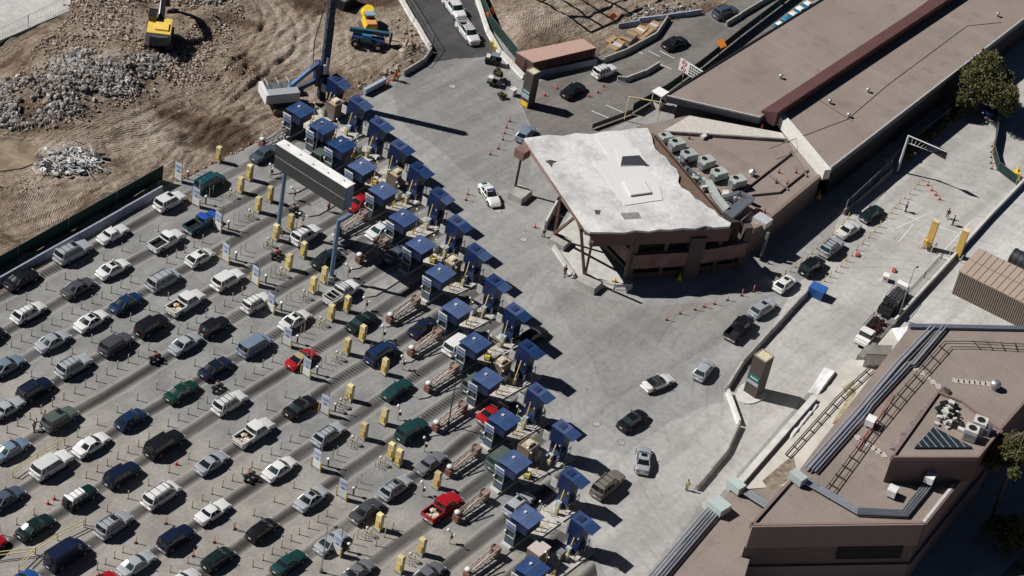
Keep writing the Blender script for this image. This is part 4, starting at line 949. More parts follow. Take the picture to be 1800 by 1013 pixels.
# overhead gantry sign
t = thing('gantry_sign', 'long grey overhead sign box with white top on two blue-grey legs', 'gantry sign', (0, 0, 0))
A, B = at(488.6, 407), at(581.7, 490)
z0, z1 = 9.7, 13.3
ca, cb_ = at(493, 250, z1), at(602, 336, z1); xm = (ca.x + cb_.x) / 2; gy1, gy0 = ca.y, cb_.y
gw = 1.5
bx = xm + gw / 2
MB().box((bx, (gy0 + gy1) / 2, (z0 + z1) / 2), (gw, gy1 - gy0, z1 - z0)).build('sign_box', mat('gantry_grey', (.055, .057, .056), .45, var=.12, scale=.3), t)
MB().box((bx, (gy0 + gy1) / 2, z1 + .06), (gw + .06, gy1 - gy0 + .06, .1)).build('top_cover', mat('gantry_white_top', (.74, .74, .73), .6, var=.15, scale=.6), t)
b = MB(); b.box((bx - gw / 2 - .02, (gy0 + gy1) / 2, (z0 + z1) / 2), (.04, gy1 - gy0, .08)); b.build('seam_rail', steel, t)
MB().box((bx, gy0 - .03, (z0 + z1) / 2), (gw - .1, .06, z1 - z0 - .1)).build('end_panel', steelb, t)
b = MB(); 
for k in range(5): b.box((bx + rnd.uniform(-.4, .4), gy0 + (k + .5) * (gy1 - gy0) / 5, z1 + .16), (.18, .18, .1))
for k in range(9): b.beam((bx + gw / 2 + .05, gy0 + k * (gy1 - gy0) / 9, z1 + .1), (bx + gw / 2 + .35, gy0 + k * (gy1 - gy0) / 9, z1 - .2), .06)
b.beam((bx + gw / 2 + .35, gy0, z1 - .2), (bx + gw / 2 + .35, gy1, z1 - .2), .06); b.build('service_rail', steel, t)
for P_ in (A, B):
    lx = bx
    l = MB().cyl((P_.x, P_.y, .5), (P_.x, P_.y, z0), .30, .27, n=12).build('leg', mat('gantry_leg_blue', (.14, .23, .36), .45, .2, var=.1), t, smooth=50)
    MB().beam((P_.x, P_.y, z0 - .3), (bx, P_.y, z0 - .3), .5, .5).build('bracket', steelb, l)
    MB().cyl((P_.x, P_.y, 0), (P_.x, P_.y, .55), .55, n=12).build('foot', conc, l)
# pipe barriers painted yellow at lower left
def pipebarrier(name, pts, lab, h=1.1):
    w0 = [at(*q) for q in pts]; t = thing(name, lab, 'pipe barrier', (w0[0].x, w0[0].y, 0), 0, 'yellow pipe barriers in the lower lanes')
    loc = [(p.x - w0[0].x, p.y - w0[0].y) for p in w0]
    b = MB()
    for z in (h, h * .55): b.tube([(x, y, z) for x, y in loc], .06)
    b.build('rail', yelc, t)
    for x, y in loc: MB().cyl((x, y, 0), (x, y, h), .07, n=7).build('post', yelc, t)
pipebarrier('pipe_barrier', [(22, 839), (66, 808), (113, 783)], 'yellow two-rail pipe barrier behind the white long SUV')
pipebarrier('pipe_barrier', [(33, 1003), (62, 975), (100, 950), (147, 927)], 'long yellow two-rail pipe barrier beside the blue van')
pipebarrier('pipe_barrier', [(-20, 985), (62, 975)], 'yellow pipe barrier running out of the left edge by the blue van')
# ------------------------------------------------------------------ buildings
def pxy(L, z): return [P2(x, y, z) for x, y in L]
# long twin canopy ---------------------------------------------------------
t = thing('inspection_canopy', 'very long twin flat canopy roof of brown gravel with maroon ridge', 'canopy roof', (0, 0, 0))
CZ = 5.8
LR = pxy([(1172, 169), (1336, 207), (1720, -60), (1560, -70)], CZ); RR = pxy([(1369, 206), (1450, 303), (1800, 33), (2010, -130), (1760, -70)], CZ)
for nm, poly, fm in (('left_roof', LR, mat('fascia_slate', (.10, .115, .14), .5, var=.1)), ('right_roof', RR, mat('fascia_slate', (.10, .115, .14), .5, var=.1))):
    MB().prism(poly, CZ - 1.1, CZ - .02, 0, 0).build('fascia', fm, t)
    MB().prism(poly, CZ - .02, CZ, 0, 0).build(nm, GRAVEL, t)
def edge_strip(name, a, b, z0, z1, wd, m, parent, out=0.):
    a = Vector(a).to_3d() if len(a) == 2 else Vector(a); b = Vector(b).to_3d() if len(b) == 2 else Vector(b)
    d = (b - a).normalized(); n = Vector((-d.y, d.x, 0)) * out
    q = MB().beam((a.x + n.x, a.y + n.y, (z0 + z1) / 2), (b.x + n.x, b.y + n.y, (z0 + z1) / 2), wd, z1 - z0); return q.build(name, m, parent)
edge_strip('white_fascia', RR[0], RR[1], CZ - 1.3, CZ + .35, 1.1, mat('fascia_white', (.66, .64, .60), .6, var=.12), t, .45)
edge_strip('roof_edge', RR[1], RR[2], CZ - .15, CZ + .12, .18, mat('edge_metal', (.55, .55, .55), .5), t, 0.02)
edge_strip('roof_edge', LR[0], LR[1], CZ - .1, CZ + .14, .2, mat('edge_metal', (.55, .55, .55), .5), t, 0.02)
edge_strip('roof_edge', LR[3], LR[0], CZ - .3, CZ + .16, .3, dark, t, -.1)
ra, rb_ = at(1356, 197, CZ + 1), at(1760, -70, CZ + 1)
b = MB(); d = (rb_ - ra).normalized(); nn = Vector((-d.y, d.x, 0))
pa, pb, pc, pd = ra + nn * 1.6, ra - nn * 1.0, rb_ - nn * 1.0, rb_ + nn * 1.6
vs = [(pa.x, pa.y, CZ + .3), (pb.x, pb.y, CZ + 1.5), (pc.x, pc.y, CZ + 1.5), (pd.x, pd.y, CZ + .3), (pa.x, pa.y, CZ - 1), (pb.x, pb.y, CZ - 1), (pc.x, pc.y, CZ - 1), (pd.x, pd.y, CZ - 1)]
b.add(vs, [(0, 1, 2, 3), (1, 5, 6, 2), (0, 4, 5, 1), (3, 2, 6, 7), (0, 3, 7, 4)]); b.build('ridge', maroon, t)
b = MB()
for i, q in enumerate([(1372, 138), (1458, 182), (1525, 162), (1491, 206), (1753, 29)]):
    p = at(q[0], q[1], CZ); v = MB().cyl((p.x, p.y, CZ), (p.x, p.y, CZ + .6), .22, n=8); v.cyl((p.x, p.y, CZ + .6), (p.x, p.y, CZ + .75), .34, .1, n=8); v.build('roof_vent', steel, t)
# added near-black block standing in for the deep shade under the right canopy
hp = [Vector(p) for p in RR]; c_ = sum(hp, Vector((0, 0))) / len(hp)
b = MB().prism([tuple(p + (c_ - p) * .06) for p in hp], 0, CZ - 1.15); b.build('canopy_shade_block', mat('canopy_shade_dark', (.035, .032, .03), .9, var=.3), t)
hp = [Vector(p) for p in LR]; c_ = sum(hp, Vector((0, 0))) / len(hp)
MB().prism([tuple(p + (c_ - p) * .08) for p in hp], 0, CZ - 1.15).build('canopy_shade_block', mat('canopy_shade_dark', (.035, .032, .03), .9), t)  # added dark fill again, for the shade under the left canopy

# low brown block ------------------------------------------------------------
LZ = 4.4
t = thing('brown_annex_building', 'low brown building with gravel roof beside the white slab roof', 'building', (0, 0, 0))
LB = pxy([(1120, 222), (1212, 203), (1376, 234), (1443, 309), (1336, 398), (1322, 404), (1298, 384), (1250, 350), (1150, 240)], LZ)
MB().prism(LB, 0, LZ - .35).build('wall', brownwall, t)
MB().prism(LB, LZ - .35, LZ).build('roof', GRAVEL, t)
for a, c in ((3, 4), (4, 5)): edge_strip('parapet', LB[a], LB[c], LZ - .5, LZ + .35, .5, mat('parapet_brown', (.25, .18, .15), .8, var=.1), t, .0)
MB().prism(pxy([(1165, 231), (1212, 204), (1374, 234), (1382, 246), (1290, 240)], LZ), LZ + .004, LZ + .05).build('pale_roof_strip', mat('pale_membrane', (.52, .49, .45), .8, var=.15), t)
b = MB(); A_, B_ = at(1168, 235, LZ), at(1383, 249, LZ); b.beam((A_.x, A_.y, LZ + .25), (B_.x, B_.y, LZ + .25), .3, .4); b.build('roof_curb', concd, t)
b = MB()
for L_ in ([(1301, 341), (1392, 270)], [(1320, 345), (1370, 340), (1420, 300)], [(1380, 250), (1418, 312)], [(1352, 310), (1385, 335)]):
    pp_ = [at(x, y, LZ) for x, y in L_]; b.tube([(p.x, p.y, LZ + .2) for p in pp_], .14)
b.build('roof_pipe', mat('roof_pipe_brown', (.22, .18, .155), .7), t)
p = at(1321, 309, LZ); v = MB().cyl((p.x, p.y, LZ), (p.x, p.y, LZ + .8), .35, n=10); v.cyl((p.x, p.y, LZ + .8), (p.x, p.y, LZ + 1.1), .55, .2, n=10); v.build('roof_vent', steel, t)
for i, q in enumerate([(1212, 240), (1340, 222), (1388, 270), (1400, 300), (1385, 320), (1365, 318), (1345, 370), (1370, 300), (1330, 372), (1308, 402)]):
    p = at(q[0], q[1], LZ + .4); v = MB().box((p.x, p.y, LZ + .09), (.3, .3, .08), 0, 1); v.cyl((p.x, p.y, LZ + .08), (p.x, p.y, LZ + .8), .12, .04, n=8)
    tag(v.build('roof_marker', [redd, blk]), 'small red roof marker, %s counted left to right over the brown annex' % ordn(i + 1), 'roof marker', 'red markers on the brown annex roof')
p = at(1340, 388, LZ + .3); MB().box((p.x, p.y, LZ + .3), (1.8, 2.2, .9)).build('duct_outlet', mat('duct_white', (.6, .6, .62), .5, .3), t)
p = at(1340, 392, LZ + .3); MB().box((p.x - .6, p.y - 1.5, 2.2), (.5, .3, 4)).build('downpipe', steel, t)
p = at(1238, 242, LZ); b = MB(); b.box((p.x, p.y, LZ + .3), (1.5, .6, .4)); b.box((p.x + .3, p.y, LZ + .6), (.4, .4, .5)); tag(b.build('roof_machine', whtd), 'small white machine with hose on the brown annex roof', 'machine')

# air conditioners and ducts in a row ---------------------------------------
def acunit():
    t = thing('air_conditioner', 'x', 'air conditioner'); MB().box((0, 0, .95), (2.0, 1.6, 1.1)).build('casing', hvac, t)
    MB().box((0, 0, .2), (1.8, 1.4, .38)).build('stand', dark, t)
    MB().cyl((-.4, .2, 1.5), (-.4, .2, 1.56), .42, n=14).build('fan', dark, t)
    MB().box((-1.25, -.3, .85), (.55, 1.2, .8), top=.8).build('duct_hood', metal, t)
    return t
a0 = acunit()
for i, q in enumerate([(1171, 238), (1191, 251), (1212, 271), (1243, 282), (1265, 303), (1298, 316)]):
    o = a0 if i == 0 else copy_tree(a0); p = at(q[0], q[1], LZ + 1.2); o.location = (p.x, p.y, LZ); o.rotation_euler.z = R(-18 + rnd.uniform(-4, 4)); o.scale = (.85 if i == 0 else 1,) * 3
    tag(o, 'grey-green rooftop air conditioner, %s from the top in the row behind the white slab' % ordn(i + 1), 'air conditioner', 'rooftop air conditioners behind the slab')
t = thing('metal_ductwork', 'tangle of bare sheet-metal ducts at the lower end of the air conditioners', 'ductwork', (0, 0, 0))
def ductline(pts, z, wd, h, nm='duct', m=None):
    b = MB(); pp_ = [at(x, y, z) for x, y in pts]
    for a, c in zip(pp_, pp_[1:]): b.beam((a.x, a.y, z), (c.x, c.y, z), wd, h)
    return b.build(nm, m or metal, t)
ductline([(1283, 384), (1322, 350)], LZ + 1.4, .7, .5); ductline([(1275, 378), (1308, 352)], LZ + 1.0, .9, .5); ductline([(1265, 350), (1300, 340), (1325, 352)], LZ + .9, .6, .6)
ductline([(1245, 320), (1262, 350), (1280, 372)], LZ + .9, .9, .7, m=hvac); ductline([(1200, 290), (1240, 322)], LZ + .6, .5, .5)
for q in [(1268, 352), (1280, 362), (1290, 345), (1276, 340), (1255, 338)]:
    p = at(q[0], q[1], LZ + .8); MB().box((p.x, p.y, LZ + .6), (1.1, .8, .8), rnd.random()).build('duct_box', whtd if rnd.random() < .6 else metal, t)
r = random.Random(12)
for k in range(26):
    f = r.random(); p = at(1165 + 118 * f + r.uniform(-4, 12), 250 + 122 * f + r.uniform(-6, 4), LZ + .8)
    MB().box((p.x, p.y, LZ + .35 + r.random() * .5), (r.uniform(.4, 1.6), r.uniform(.2, .7), r.uniform(.2, .6)), r.random() * 3, m=Matrix.Rotation(r.uniform(-.3, .3), 3, 'X')).build('duct_piece', r.choice((metal, hvac, whtd, dark, steelb)), t)
ductline([(1150, 240), (1268, 378)], LZ + 3.9, .12, .3, 'edge_rail', dark)

# white slab building --------------------------------------------------------
SZ = 8.6
t = thing('slab_roof_building', 'partly demolished building under a big weathered white concrete roof slab', 'building', (0, 0, 0))
slab = [(922, 243), (945, 240), (962, 237), (990, 239), (1012, 234), (1040, 236), (1062, 231), (1090, 230), (1112, 226), (1138, 225), (1146, 240), (1148, 252), (1152, 262), (1160, 270), (1170, 276), (1180, 291), (1189, 297), (1194, 308), (1192, 320), (1198, 330), (1212, 337), (1222, 349), (1233, 354), (1244, 364), (1256, 370), (1264, 380), (1285, 392), (1283, 398), (1255, 400), (1240, 397), (1222, 402), (1200, 401), (1178, 404), (1160, 403), (1140, 407), (1118, 405), (1098, 409), (1037, 408), (1030, 403)]
under = [(920, 247), (1140, 228), (1155, 238), (1268, 378), (1283, 398), (1037, 411), (1026, 404)]
MB().prism(pxy(slab, SZ), SZ - .32, SZ).build('roof_slab', WROOF, t)
MB().prism(pxy([(926, 247), (1140, 231), (1156, 238), (1268, 376), (1282, 397), (1037, 410), (1028, 404)], SZ - .35), SZ - .9, SZ - .35).build('roof_deck', mat('exposed_brown_deck', (.15, .095, .065), .9, var=.3, bump=.5), t)
for L_ in ([(1048, 243), (1095, 236), (1160, 332), (1165, 352), (1098, 362), (1042, 285), (1075, 284)],):
    MB().prism(pxy(L_, SZ), SZ + .004, SZ + .09).build('roof_pad', mat('roof_pad_white', (.68, .675, .66), .8, var=.06), t)
MB().prism(pxy([(1082, 262), (1122, 262), (1140, 292), (1090, 294)], SZ), SZ + .1, SZ + .16).build('roof_curb', mat('roof_pad_white', (.68, .675, .66), .8), t)
MB().prism(pxy([(1094, 275), (1124, 273), (1139, 290), (1091, 291)], SZ + .2), SZ + .165, SZ + .2).build('roof_opening', mat('opening_dark', (.035, .035, .045), .9), t)
MB().prism(pxy([(1095, 322), (1130, 319), (1144, 342), (1108, 347)], SZ), SZ + .1, SZ + .4).build('roof_curb', mat('roof_pad_white', (.68, .675, .66), .8), t)
bl = mat('tar_stain', (.06, .06, .06), .9)
for L_ in ([(1090, 375), (1122, 373), (1128, 384), (1098, 386)], [(958, 283), (968, 281), (980, 284), (972, 287), (970, 295), (965, 288)], [(1045, 369), (1056, 370), (1054, 377), (1047, 377)], [(1074, 327), (1086, 325), (1088, 331), (1080, 333)]):
    MB().prism(pxy(L_, SZ + .02), SZ + .004, SZ + .02).build('roof_stain', bl if L_[0][0] != 1090 else mat('roof_grate', (.25, .25, .25), .8, var=.5, scale=6), t)
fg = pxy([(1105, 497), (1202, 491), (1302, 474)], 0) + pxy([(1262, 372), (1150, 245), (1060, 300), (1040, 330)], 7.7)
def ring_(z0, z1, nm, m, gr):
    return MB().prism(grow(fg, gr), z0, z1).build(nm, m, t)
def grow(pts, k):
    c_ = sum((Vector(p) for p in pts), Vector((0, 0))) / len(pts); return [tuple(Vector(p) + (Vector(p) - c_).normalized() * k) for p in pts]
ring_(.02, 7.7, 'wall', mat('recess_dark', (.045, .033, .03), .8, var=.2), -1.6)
ring_(2.3, 4.6, 'balcony_wall', mat('balcony_red_brown', (.20, .12, .105), .85, var=.3, scale=.8, bump=.2), 0)
ring_(.03, 1.0, 'base_wall', mat('base_dark', (.09, .07, .06), .8), -.8)
edge_strip('hanging_fascia', P2(1040, 411, SZ - .5), P2(1284, 401, SZ - .5), SZ - 2.5, SZ - .36, .5, mat('fascia_brown', (.13, .075, .065), .8, var=.2), t, 0)
for q, d_ in (((1105, 496), .9), ((1210, 488), 2.2), ((1300, 474), 1.0), ((1160, 493), .5), ((1255, 482), .5)):
    p = at(q[0], q[1], 0); MB().box((p.x + .4, p.y + .6, 3.5), (d_, d_, 7.0), R(-35)).build('pier', mat('pier_brown', (.10, .08, .068), .85, var=.15), t)
b = MB()
for k in range(9):
    p = Vector(fg[0]).lerp(Vector(fg[1]), k / 9) if k < 6 else Vector(fg[1]).lerp(Vector(fg[2]), (k - 5) / 4); b.box((p.x + .5, p.y + .7, 3.4), (.12, .12, 6.4))
b.build('mullion', dark, t)
q = [at(x, y, 4.6) for x, y in [(1222, 420), (1275, 410)]]
MB().beam((q[0].x, q[0].y, 5.1), (q[1].x, q[1].y, 5.1), .15, 1.5).build('blue_tarpaulin', mat('blue_tarp', (.16, .24, .36), .6, var=.2), t)
def strut(a, za, c, zc, nm='strut', r=.16):
    p, s = at(a[0], a[1], za), at(c[0], c[1], zc); return MB().beam(p, s, r * 2).build(nm, rust, t)
strut((906, 327), 1.0, (918, 268), 7.0, 'column'); q = at(918, 262, 7.9)
MB().box((q.x + .2, q.y, 7.2), (1.6, 1.6, 1.3)).build('broken_head', mat('broken_brown', (.2, .12, .1), .9, var=.3), t)
strut((975, 411), 1.0, (986, 345), 7.7, 'column'); strut((975, 411), 1.0, (1013, 380), 7.7); strut((1027, 482), 1.0, (1021, 400), 8, 'column'); strut((1029, 482), 1.0, (1041, 425), 8, 'column'); strut((1013, 380), 7.7, (1021, 405), 7.9)
for q, d_ in (((915, 338), (3.0, 2.3, 1.0)), ((985, 422), (2.2, 2.6, 1.0)), ((1036, 494), (2.4, 3.2, 1.0))):
    p = at(q[0], q[1], .9); MB().box((p.x, p.y, .5), d_, .1, top=.9).build('column_foot', conc, t)
MB().prism(pxy([(968, 432), (1006, 372), (1050, 400), (1090, 455), (1112, 500), (1056, 508), (1020, 490)], 0), .016, .18).build('forecourt', concw, t)
edge_strip('edge_beam', P2(922, 246, SZ - .6), P2(1032, 406, SZ - .6), SZ - 1.3, SZ - .35, .25, mat('edge_beam_brown', (.30, .2, .17), .8, var=.2), t, 0)

# lower right building ------------------------------------------------------
DZ, RZ, WZ = 10., 13.8, 5.
t = thing('port_building', 'large brown building with gravel roofs, conduits and a triangular skylight', 'building', (0, 0, 0))
MAIN = [(1320, 925), (1395, 840), (1425, 800), (1598, 576), (1900, 582), (1860, 640), (1757, 757), (1675, 855), (1622, 921)]
mp = pxy(MAIN, DZ)
bw2 = mat('port_wall', (.17, .115, .10), .85, var=.1, scale=.5); bw3 = mat('port_wall_band', (.23, .165, .145), .85, var=.1)
MB().prism(mp, -.5, DZ - .4).build('wall', bw2, t)
MB().prism(mp, DZ - .4, DZ).build('roof', GRAVEL, t)
c_ = sum((Vector(p) for p in mp), Vector((0, 0))) / len(mp)
fa, fb_, fc, fd = Vector(mp[0]), Vector(mp[8]), Vector(mp[7]), Vector(mp[6])
for z0, z1, o_ in ((DZ - 3.1, DZ + .25, .28), (0, DZ - 6.3, .22)):
    for a, c in ((fa, fb_), (fb_, fc), (fc, fd)):
        d = (c - a).normalized(); n_ = Vector((d.y, -d.x)) * o_ * .5
        b = MB(); b.beam((a.x + n_.x, a.y + n_.y, (z0 + z1) / 2), (c.x + n_.x, c.y + n_.y, (z0 + z1) / 2), o_ + .25, z1 - z0); b.build('wall_band', bw3, t)
b = MB(); d = (fb_ - fa); 
for k in range(1, 5):
    q = fa + d * (k / 5); b.box((q.x, q.y, DZ - 1.4), (.06, .06, 3.2), 0)
a = fa + d * .55 + Vector((d.y, -d.x)).normalized() * .25; c = fa + d * .93 + Vector((d.y, -d.x)).normalized() * .25
MB().beam((a.x, a.y, DZ - 4.3), (c.x, c.y, DZ - 4.3), .12, 2.0).build('window', mat('window_black', (.008, .008, .010), .5, spec=.2), t)
rz_ = pxy([(1567, 806), (1648, 692), (1690, 708), (1757, 758), (1718, 806)], RZ)
MB().prism(rz_, DZ + .005, RZ - .3).build('upper_wall', bw2, t); MB().prism(grow(rz_, .12), RZ - .3, RZ).build('upper_roof', GRAVEL, t)
for i in range(5): edge_strip('parapet', rz_[i], rz_[(i + 1) % 5], RZ - .3, RZ + .3, .28, bw3, t, 0)
for a, c in ((0, 1), (8, 0), (4, 5), (6, 5), (7, 8)): edge_strip('parapet', mp[a], mp[c], DZ - .3, DZ + .32, .35, bw3 if a != 7 else concw, t, 0)
edge_strip('parapet', mp[3], mp[4], DZ - .6, DZ + .4, .7, mat('fascia_slate', (.10, .115, .14), .5), t, 0)
sk = pxy([(1607, 789), (1640, 753), (1709, 789)], RZ + .05)
MB().prism(sk, RZ + .01, RZ + .14).build('skylight_frame', dark, t)
b = MB(); sl = b.prism(sk, RZ + .145, RZ + .3).build('skylight', mat('skylight_glass', (.03, .045, .06), .25, .3, spec=.7), t)
b = MB()
for k in range(1, 8):
    f = k / 8; p0 = Vector(sk[0]).lerp(Vector(sk[2]), f); p1 = Vector(sk[0]).lerp(Vector(sk[1]), min(1, f * 1.6)) if f < .62 else Vector(sk[1]).lerp(Vector(sk[2]), (f - .62) / .38)
    b.beam((p0.x, p0.y, RZ + .33), (p1.x, p1.y, RZ + .33), .06, .05)
b.build('glazing_bar', steel, sl)
def pipes(pix, z, rr, m, nm, off=(0,), n=8):
    b = MB(); P_ = [Vector(P2(x, y, z)) for x, y in pix]
    for o_ in off:
        pts = []
        for i, p in enumerate(P_):
            d = (P_[min(i + 1, len(P_) - 1)] - P_[max(i - 1, 0)]).normalized(); q = p + Vector((-d.y, d.x)) * o_; pts.append((q.x, q.y, z))
        b.tube(pts, rr, n)
    return b.build(nm, m, t, smooth=50)
pm_ = mat('conduit_blue_grey', (.36, .40, .48), .45, .35, var=.15)
pipes([(1418, 824), (1508, 722), (1580, 637), (1640, 574)], DZ + .55, .13, pm_, 'conduit_run', (-.2, .25))
pipes([(1432, 828), (1524, 724), (1532, 712), (1598, 640), (1606, 640), (1662, 574)], DZ + .45, .13, pm_, 'conduit_run', (-.1, .3))
pipes([(1404, 838), (1440, 858), (1508, 898), (1590, 902), (1630, 852)], DZ + .4, .13, metal, 'cable_tray', (-.5, -.2, .1, .4))
dkp = mat('dark_pipe', (.07, .055, .05), .6)
L1 = [(1452, 858), (1524, 762), (1585, 685), (1660, 600), (1700, 600), (1820, 606)]; L2 = [(1466, 866), (1536, 770), (1597, 695), (1672, 610), (1710, 610), (1820, 616)]
pipes(L1, DZ + .3, .06, dkp, 'roof_pipe'); pipes(L2, DZ + .3, .06, dkp, 'roof_pipe')
for (a0_, a1_), (b0_, b1_), n_ in ((L1[:2], L2[:2], 6), (L1[1:3], L2[1:3], 5), (L1[2:4], L2[2:4], 5), (L1[4:6], L2[4:6], 5)):
    for k in range(n_):
        f = (k + .5) / n_; p = at(a0_[0] + (a1_[0] - a0_[0]) * f, a0_[1] + (a1_[1] - a0_[1]) * f, DZ + .25); q = at(b0_[0] + (b1_[0] - b0_[0]) * f, b0_[1] + (b1_[1] - b0_[1]) * f, DZ + .25); d = (q - p) * .3
        MB().beam(p - d * .6, q + d * .6, .1, .08).build('pipe_support', dkp, t)
pipes([(1570, 800), (1600, 765), (1640, 716), (1662, 692)], DZ - .55, 1.0, mat('mottled_membrane_roll', (.17, .13, .135), .9, var=.75, scale=1.0, bump=.6), 'membrane_roll', (0,), 10)
pipes([(1520, 705), (1490, 725), (1465, 745)], WZ + .4, .08, redd, 'red_pipe')
pipes([(1570, 690), (1545, 735), (1520, 770), (1508, 790)], DZ + .32, .05, redd, 'red_pipe')
for q in [(1707, 760), (1722, 746)]:
    p = at(q[0], q[1], RZ + .9); a = thing('rooftop_cooler', 'square white rooftop cooler with round fan, %s of two above the triangular skylight' % ('left' if q[0] == 1707 else 'right'), 'cooler', (p.x, p.y, RZ), .3, 'white rooftop coolers')
    MB().box((0, 0, .85), (1.6, 1.6, 1.5)).build('casing', whtd, a); MB().cyl((0, 0, 1.6), (0, 0, 1.66), .5, n=14).build('fan', dark, a); MB().box((-.83, 0, .7), (.06, 1.3, 1.0)).build('grille', steel, a)
p = at(1735, 757, RZ + .6); tag(MB().cyl((0, 0, 0), (0, 0, 1), .5, n=12).ball((0, 0, 1.0), .6, 10, 6, sz=.7).build('dome_vent', steel, None, smooth=50, loc=(p.x, p.y, RZ)), 'round metal dome vent beside the white coolers', 'roof vent')
p = at(1749, 678, DZ + .5); tag(MB().cyl((0, 0, 0), (0, 0, .7), .5, n=12).ball((0, 0, .8), .75, 10, 6, sz=.7).build('dome_vent', steel, None, smooth=50, loc=(p.x, p.y, DZ)), 'round metal dome vent at the right end of the pale walkway tiles', 'roof vent')
for i, (q, h_, z_) in enumerate([((1568, 865), 1.0, DZ), ((1530, 742), 1.1, DZ), ((1634, 842), 1.2, DZ + .6)]):
    p = at(q[0], q[1], z_ + .6); a = thing('roof_box', ['white roof box casting a shadow on the front roof', 'white roof box with dark opening by the conduits', 'white wall box at the end of the cable tray'][i], 'roof box', (p.x, p.y, z_), .2)
    MB().box((0, 0, .75), (1.3, 1.1, .9)).build('casing', wht, a); MB().box((-.3, 0, .16), (.1, .9, .3)).build('leg', dark, a); MB().box((.4, 0, .16), (.1, .9, .3)).build('leg', dark, a); MB().box((.1, -.56, .75), (.7, .03, .55)).build('opening', dark, a)
b = MB(); r = random.Random(9)
for k in range(46):
    p = at(r.triangular(1645, 1692, 1668), r.triangular(700, 755, 728), RZ + .3); zz = RZ + r.random() * .7 + .1
    b.box((p.x, p.y, zz), (r.uniform(.3, 1.0), r.uniform(.2, .6), r.uniform(.15, .5)), r.random() * 3, r.choice((0, 0, 1)))
tag(b.build('fitting_pile', [whtd, dark]), 'jumble of white pipe fittings and valves on the brown roof', 'fittings', kind='stuff')
b = MB()
for k in range(7): p = at(1680 + k * 9.5, 670 + k * .9, DZ); b.box((p.x, p.y, DZ + .03), (.85, .85, .05), .5)
for k in range(7): p = at(1600 + k * 10, 640 + k * 8, DZ); b.box((p.x, p.y, DZ + .03), (.9, .7, .05), .9)
for k in range(6): p = at(1508 + k * 9, 770 + k * 6, DZ); b.box((p.x, p.y, DZ + .03), (.9, .7, .05), .9)
b.build('walkway_tile', mat('walkway_tile', (.42, .38, .35), .9, var=.2), t)
# lower wing and pale terrace
WG = pxy([(1120, 1070), (1255, 893), (1280, 866), (1412, 850), (1330, 940), (1290, 1080)], WZ)
MB().prism(WG, -.5, WZ - .3).build('wing_wall', bw2, t); MB().prism(WG, WZ - .3, WZ).build('wing_roof', GRAVEL, t)
pipes([(1128, 1045), (1268, 880)], WZ + .45, .12, mat('conduit_light', (.45, .48, .52), .35, .6), 'conduit_run', (-.7, -.35, 0, .35, .7))
edge_strip('parapet', WG[0], WG[1], WZ - .2, WZ + .35, .4, bw3, t, 0.1)
for q, z_, d_ in (((1264, 888), WZ, (1.9, 2.2, 1.0)), ((1294, 852), WZ, (1.3, 2.0, 1.0)), ((1403, 838), DZ, (1.2, 1.9, 1.0))):
    p = at(q[0], q[1], z_ + .9); MB().box((p.x, p.y, z_ + .75), d_, R(-8)).build('junction_box', mat('junction_grey_green', (.45, .52, .50), .5, var=.06), t)
pipes([(1300, 858), (1360, 896)], WZ + .6, .13, metal, 'cable_tray', (-.4, -.1, .2, .5))
TR = pxy([(1283, 862), (1425, 700), (1448, 672), (1492, 633), (1520, 633), (1566, 578), (1640, 572), (1560, 700), (1440, 850)], WZ)
MB().prism(TR, -.4, WZ).build('terrace', mat('terrace_concrete', (.50, .475, .43), .85, var=.14, scale=.5, bump=.3), t)
edge_strip('terrace_parapet', TR[0], TR[1], WZ + .003, WZ + .55, .8, concw, t, -.4)
b = MB()
for L_ in ([(1380, 800), (1470, 700), (1535, 640)], [(1388, 806), (1478, 706), (1543, 646)]):
    pp_ = [at(x, y, WZ) for x, y in L_]; b.tube([(p.x, p.y, WZ + .2) for p in pp_], .07)
for k in range(12):
    f = k / 11; a = at(1380 + 155 * f, 800 - 160 * f, WZ); c = at(1388 + 155 * f, 806 - 160 * f, WZ); b.beam((a.x, a.y, WZ + .15), (c.x, c.y, WZ + .15), .1)
b.build('terrace_pipe', dkp, t)
MB().prism(pxy([(1340, 845), (1375, 815), (1395, 800), (1400, 830), (1378, 850), (1352, 862)], WZ + .02), WZ + .004, WZ + .02).build('terrace_stain', mat('stain_brown', (.22, .18, .14), .95, var=.5, scale=1.5), t)
MB().prism(pxy([(1462, 745), (1490, 700), (1480, 680), (1500, 668), (1505, 690), (1478, 742)], WZ + .02), WZ + .004, WZ + .02).build('terrace_stain', mat('stain_ochre', (.46, .40, .26), .95, var=.3, scale=1.5), t)
s_ = thing('site_hut', 'small flat grey site hut with timber side on the pale terrace', 'hut', (0, 0, 0)); q = pxy([(1523, 622), (1536, 606), (1570, 607), (1562, 624)], WZ + 2.2)
MB().prism(q, WZ + 2.05, WZ + 2.2).build('roof', concd, s_); MB().prism([tuple(Vector(p) * .98 + (sum((Vector(x) for x in q), Vector((0, 0))) / 4) * .02) for p in q], WZ + .01, WZ + 2.05).build('wall', whtd, s_)
p = at(1573, 622, WZ + 1); MB().box((p.x, p.y, WZ + .9), (2.8, .3, 1.7), .2).build('timber_side', wood, s_)
